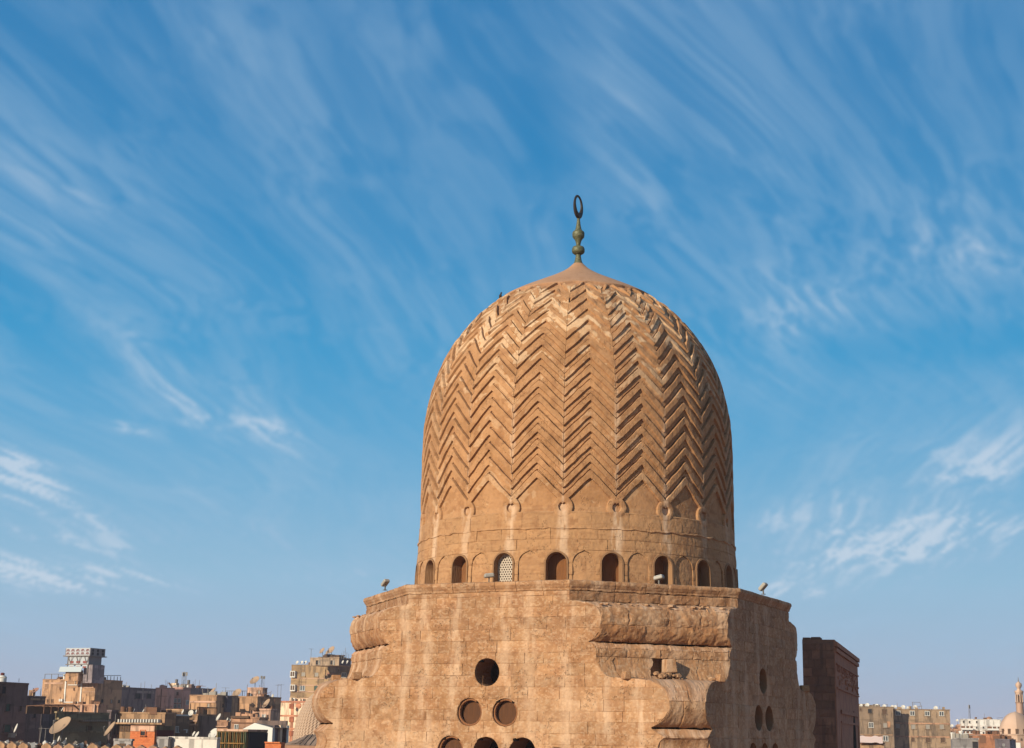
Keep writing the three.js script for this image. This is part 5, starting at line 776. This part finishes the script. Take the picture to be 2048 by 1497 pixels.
// ---- satellite dishes
{
  function makeDish() { const t = thing('satellite_dish', '', '', [0, 0, 0]); t.userData = {}; const head = new THREE.Group(); head.name = 'dish_head'; t.add(head);
    const f = []; for (let i = 0; i <= 10; i++) { const r = i / 10 * .5; f.push([r + .001, r * r * .55]); } f.push([.515, .145], [.515, .125], [.48, .10]); for (let i = 9; i >= 0; i--) { const r = i / 10 * .48; f.push([r + .001, r * r * .55 - .025]); }
    part(head, 'reflector', lathe(f, 32).rotateX(Math.PI / 2), MW.dishw);
    part(head, 'feed_arm', mergeGeometries([bar([0, -.48, .12], [0, -.12, .5], .018), bar([0, -.12, .48], [0, -.06, .44], .045)]), MW.metal); part(t, 'mast', bar([0, -1, 0], [0, 0, -.06], .035), MW.metal); return t; }
  const proto = makeDish(); let first = true;
  // x, y, width in the picture, distance, facing azimuth, elevation, length of mast in widths, label, group, tan?
  const L = [];
  const add = (...a) => L.push(a);
  add(33, 1458, 17, 128, -64, 18, .8, 'narrow white dish on a post before the dark left house', '', 0); add(123, 1456, 44, 116, -40, 46, .55, 'big tan dish, largest at the lower left', '', 1); add(222, 1461, 31, 119, -62, 34, .5, 'tan dish leaning steeply before the olive house', '', 1);
  add(118, 1479, 11, 117, -62, 15, .6, 'left small white dish below the big tan dish', '', 0); add(131, 1483, 12, 117, -62, 22, .5, 'right small white dish below the big tan dish', '', 0);
  add(70, 1383, 15, 184, -30, 52, .7, 'reddish dish on the roof of the dark wing', '', 2); add(125, 1420, 9, 157, -66, 26, .7, 'small white dish at the end of the pergola', '', 0); add(249, 1420, 10, 172, -20, 12, .6, 'orange round dish at the corner of the corbelled house', '', 2);
  const ORD = ['first', 'second', 'third', 'fourth', 'fifth', 'sixth'];
  for (const [i, x] of [258, 264, 268, 287, 291].entries()) add(x, 1423, 8, 174, -68, 22, .5, ORD[i] + ' thin white dish from the left on the corbelled house roof', 'thin dishes in a row on the corbelled house', 0);
  add(366, 1424.5, 9, 168, -62, 20, .5, 'small white dish on the terrace edge of the brown house', '', 0); add(382, 1427, 11, 167, -22, 18, .5, 'round white dish on the tan pier top', '', 0); add(392, 1426, 10, 167, -64, 20, .5, 'narrow white dish right of the round one on the pier', '', 0);
  add(438, 1436, 15, 163, -60, 28, .6, 'white dish leaning at the corner above the little box house', '', 0); add(455, 1440, 7, 165, -64, 16, .6, 'left tiny dish on the rosy box house', '', 0); add(459, 1442, 6, 165, -40, 20, .6, 'right tiny dish on the rosy box house', '', 0);
  add(425, 1386, 19, 240, -62, 38, .4, 'left large tan dish on the flat tan house', '', 1); add(474.5, 1388, 19, 250, -30, 40, .5, 'large tan dish on the roof left of the stair tower', '', 1); add(510, 1363, 20, 246, -34, 44, .7, 'big tan dish on top of the pinkish stair tower', '', 1);
  add(534, 1409, 20, 206, -56, 34, .6, 'tan dish tilted over the pinkish low house', '', 1); add(546, 1396, 13, 244, -62, 8, .5, 'white oval dish in profile right of the stair tower', '', 0); add(539.5, 1398, 8, 243, -30, 20, .5, 'small round dish left of the white oval one', '', 0); add(557, 1402, 7, 262, -50, 16, .6, 'small dish on the dark purple house', '', 0); add(546, 1436, 8, 207, -64, 10, .5, 'small white dish beside the windows of the pinkish low house', '', 0); add(530.5, 1433, 9, 204, -66, 6, .4, 'white dish hanging on the wall of the pinkish low house', '', 0);
  add(388, 1469, 10, 160, -58, 26, .5, 'upper dish of the pair at the foot of the tan pier', '', 0); add(394.5, 1471.5, 14, 158, -60, 30, .5, 'lower larger dish of the pair at the tan pier', '', 0); add(428, 1470, 23, 150, -40, 30, .4, 'large pale dish against the dark balcony house', '', 0); add(501, 1394, 0.01, 243, 0, 0, 0, '', '', 0);
  add(645, 1303, 13, 343, -52, 32, .7, 'left pale dish high on the tall ochre block', '', 1); add(663, 1302, 17, 343, -44, 34, .6, 'right and larger pale dish high on the tall ochre block', '', 1); add(655.5, 1306, 10, 345, -50, 30, .5, 'middle small dish between the pair on the tall block', '', 1);
  for (const [i, x] of [594.6, 604, 611].entries()) add(x, 1326, 7, 346, -40, 25, .5, ORD[i] + ' small white dish from the left on the tall ochre block roof edge', 'small dishes on the left edge of the tall block', 0); for (const [i, x] of [686, 695].entries()) add(x, 1325, 7, 340, -60, 20, .5, ORD[i] + ' small white dish from the left on the dark side of the roof flat', 'small dishes right of the roof flat', 0);
  for (const [x, y, w, i] of [[1722.7, 1412, 6], [1735, 1411.5, 8], [1754, 1412.5, 7], [1769, 1413.5, 7], [1785, 1414.5, 6], [1791, 1414.5, 6]].map((q, i) => [...q, i])) add(x, y, w, 319, -24, 28, .5, ORD[i] + ' small white dish from the left on the brown right block', 'dishes on the roof of the brown right block', 0);
  for (const [x, y, w, i] of [[1807, 1415.5, 8, 0], [1816, 1416.5, 5, 1], [1831, 1415.5, 7.5, 2], [1872, 1417.5, 8, 3]]) add(x, y, w, 331, -24, 28, .5, ORD[i] + ' small white dish from the left on the tan right block', 'dishes on the roof of the tan right block', 0);
  add(1904.5, 1453, 6, 380, -30, 30, .5, 'tiny dish on the small ochre house', '', 0); add(1915, 1442, 5, 402, -30, 30, .6, 'tiny dish on the small brown house by the white block', '', 0);
  const red = plain(.30, .15, .11), tanD = MW.dish;
  for (const [x, y, w, d, fa, fe, mast, label, group, kind] of L) {
    if (w < 1) continue; const r = ray(x, y), k = d / Math.hypot(r.x, r.z), t = first ? proto : proto.clone(); if (!first) { t.name = numbered('satellite_dish'); scene.add(t); } first = false;
    t.position.set(r.x * k, EYE + r.y * k, r.z * k); const S = w * d / FPX; t.scale.setScalar(S); t.userData = { label, category: 'satellite dish' }; if (group) t.userData.group = group;
    const [head, ms] = t.children; head.rotation.order = 'YXZ'; head.rotation.set(-fe * D2R, fa * D2R, 0); ms.scale.set(1, Math.max(.3, mast), 1); if (kind) head.children[0].material = kind === 2 ? red : tanD;
  }
}
// ---- aerials and masts
{
  const mast = (x, y0, y1, d, label, kind = 0) => { const p = bearing(x, d, y1), a = heightAt(x, y1, p), b = heightAt(x, y0, p), h = b - a, t = thing(kind === 2 ? 'lattice_mast' : 'aerial_mast', label, 'aerial', [p.x, a, p.z], x * .37 % 1.5), r = Math.max(.03, d * .00012);
    if (kind === 2) { for (const [X, Z] of [[.25, .2], [-.25, .2], [0, -.25]]) part(t, 'leg', bar([X, 0, Z], [X * .6, h, Z * .6], r * .8), MW.metal); const n = Math.round(h / .6); for (let i = 0; i < n; i++) part(t, 'brace', bar([(i % 2 ? .24 : -.24), h * i / n, .19], [(i % 2 ? -.22 : .22), h * (i + 1) / n, .17], r * .5), MW.metal); part(t, 'antenna', box(.3, h * .22, .15, .2, h * .88, .1), MW.shut); part(t, 'antenna', box(.3, h * .22, .15, -.2, h * .9, .1), MW.shut); }
    else { part(t, 'pole', bar([0, 0, 0], [0, h, 0], r), MW.metal); if (kind === 1) { part(t, 'boom', bar([-.6, h * .96, 0], [.6, h * .96, 0], r * .7), MW.metal); for (const q of [-.5, -.2, .1, .4]) part(t, 'element', bar([q, h * .96, -.35], [q, h * .96, .35], r * .5), MW.metal); } else part(t, 'tip', bar([0, h, 0], [0, h * 1.12, 0], r * .4), MW.metal); } return t; };
  mast(364, 1346, 1378, 291, 'left lattice aerial on the pink house', 2); mast(369, 1345, 1378, 291, 'right lattice aerial on the pink house', 2); mast(524, 1353, 1378, 246, 'lattice aerial beside the big stair tower dish', 2);
  mast(554, 1370, 1404, 300, 'left thin pylon before the tall ochre block', 1); mast(560.5, 1369, 1404, 300, 'right thin pylon before the tall ochre block', 1); mast(621.5, 1298, 1317, 343, 'thin television aerial on the roof flat', 1);
  for (const [i, [x, y]] of [[683, 1308], [687, 1304], [690, 1297], [693, 1306], [697, 1309]].entries()) { mast(x, y, 1319, 340, ['first', 'second', 'tallest middle', 'fourth', 'fifth'][i] + ' thin aerial from the left right of the roof flat', 0).userData.group = 'bunch of aerials on the tall block'; }
  mast(281, 1367, 1377, 302, 'thin roof pole on the dark purple house', 0); mast(288.5, 1364, 1377, 302, 'tallest thin pole on the dark purple house', 0); mast(302, 1370, 1377, 302, 'short pole at the right of the dark purple house', 0); mast(80, 1378, 1395, 184, 'thin pole beside the reddish dish', 0); mast(37, 1358, 1365, 165, 'white stub pole on the dark left house', 0);
  mast(78, 1455, 1488, 117, 'leaning tall pole behind the crenellated wall', 0).rotation.z = -.06; mast(89, 1457, 1484, 119, 'television aerial with crossed rods behind the crenellated wall', 1); mast(229.5, 1430, 1450, 119, 'pale pole rising above the leaning tan dish', 0); mast(290, 1410, 1428, 167, 'thin pole on the corbelled house', 0); mast(158, 1412, 1428, 152, 'white pole on the olive house', 0); mast(188, 1408, 1428, 152, 'leaning pole at the right of the olive house', 0); mast(450, 1376, 1392, 236, 'low aerial between the tan houses', 1);
  mast(1940, 1411, 1442, 446, 'tapering steel mast behind the far white block', 2); mast(1776, 1410, 1416, 320, 'short pole on the brown right block', 0); mast(1880.5, 1413, 1421, 331, 'short pole on the tan right block', 0);
  const p = bearing(1834, 332, 1412), a = heightAt(1834, 1420, p), b = heightAt(1834, 1405.5, p), t = thing('roof_aerial', 'square steel aerial frame on the tan right block', 'aerial', [p.x, a, p.z]); part(t, 'leg', bar([-.85, 0, 0], [-.85, b - a, 0], .05), MW.metal); part(t, 'leg', bar([1.05, 0, 0], [.7, b - a, 0], .05), MW.metal); part(t, 'cross_bar', bar([-.95, b - a, 0], [.75, b - a, 0], .05), MW.metal); part(t, 'cross_bar', bar([-.8, (b - a) * .75, 0], [-.3, (b - a) * .75, .2], .04), MW.metal);
  const rr = thing('roof_railing', 'long thin roof railing behind the tan stair tower house', 'railing', (() => { const q = bearing(450, 252, 1384); return [q.x, heightAt(450, 1395, q), q.z]; })(), GRID); const ww = 46 * 252 / FPX / .76; for (let i = 0; i <= 12; i++) part(rr, 'post', bar([ww * i / 12, 0, 0], [ww * i / 12, .95, 0], i % 4 ? .022 : .05), MW.metal); part(rr, 'rail', bar([0, .95, 0], [ww, .95, 0], .05), MW.metal);
}
scene.fog = new THREE.FogExp2(new THREE.Color().setRGB(.62, .58, .66), .00018);
for (const o of scene.children) if (o.isGroup && !o.userData.kind) o.userData.kind = 'thing';
renderer.render(scene, camera);
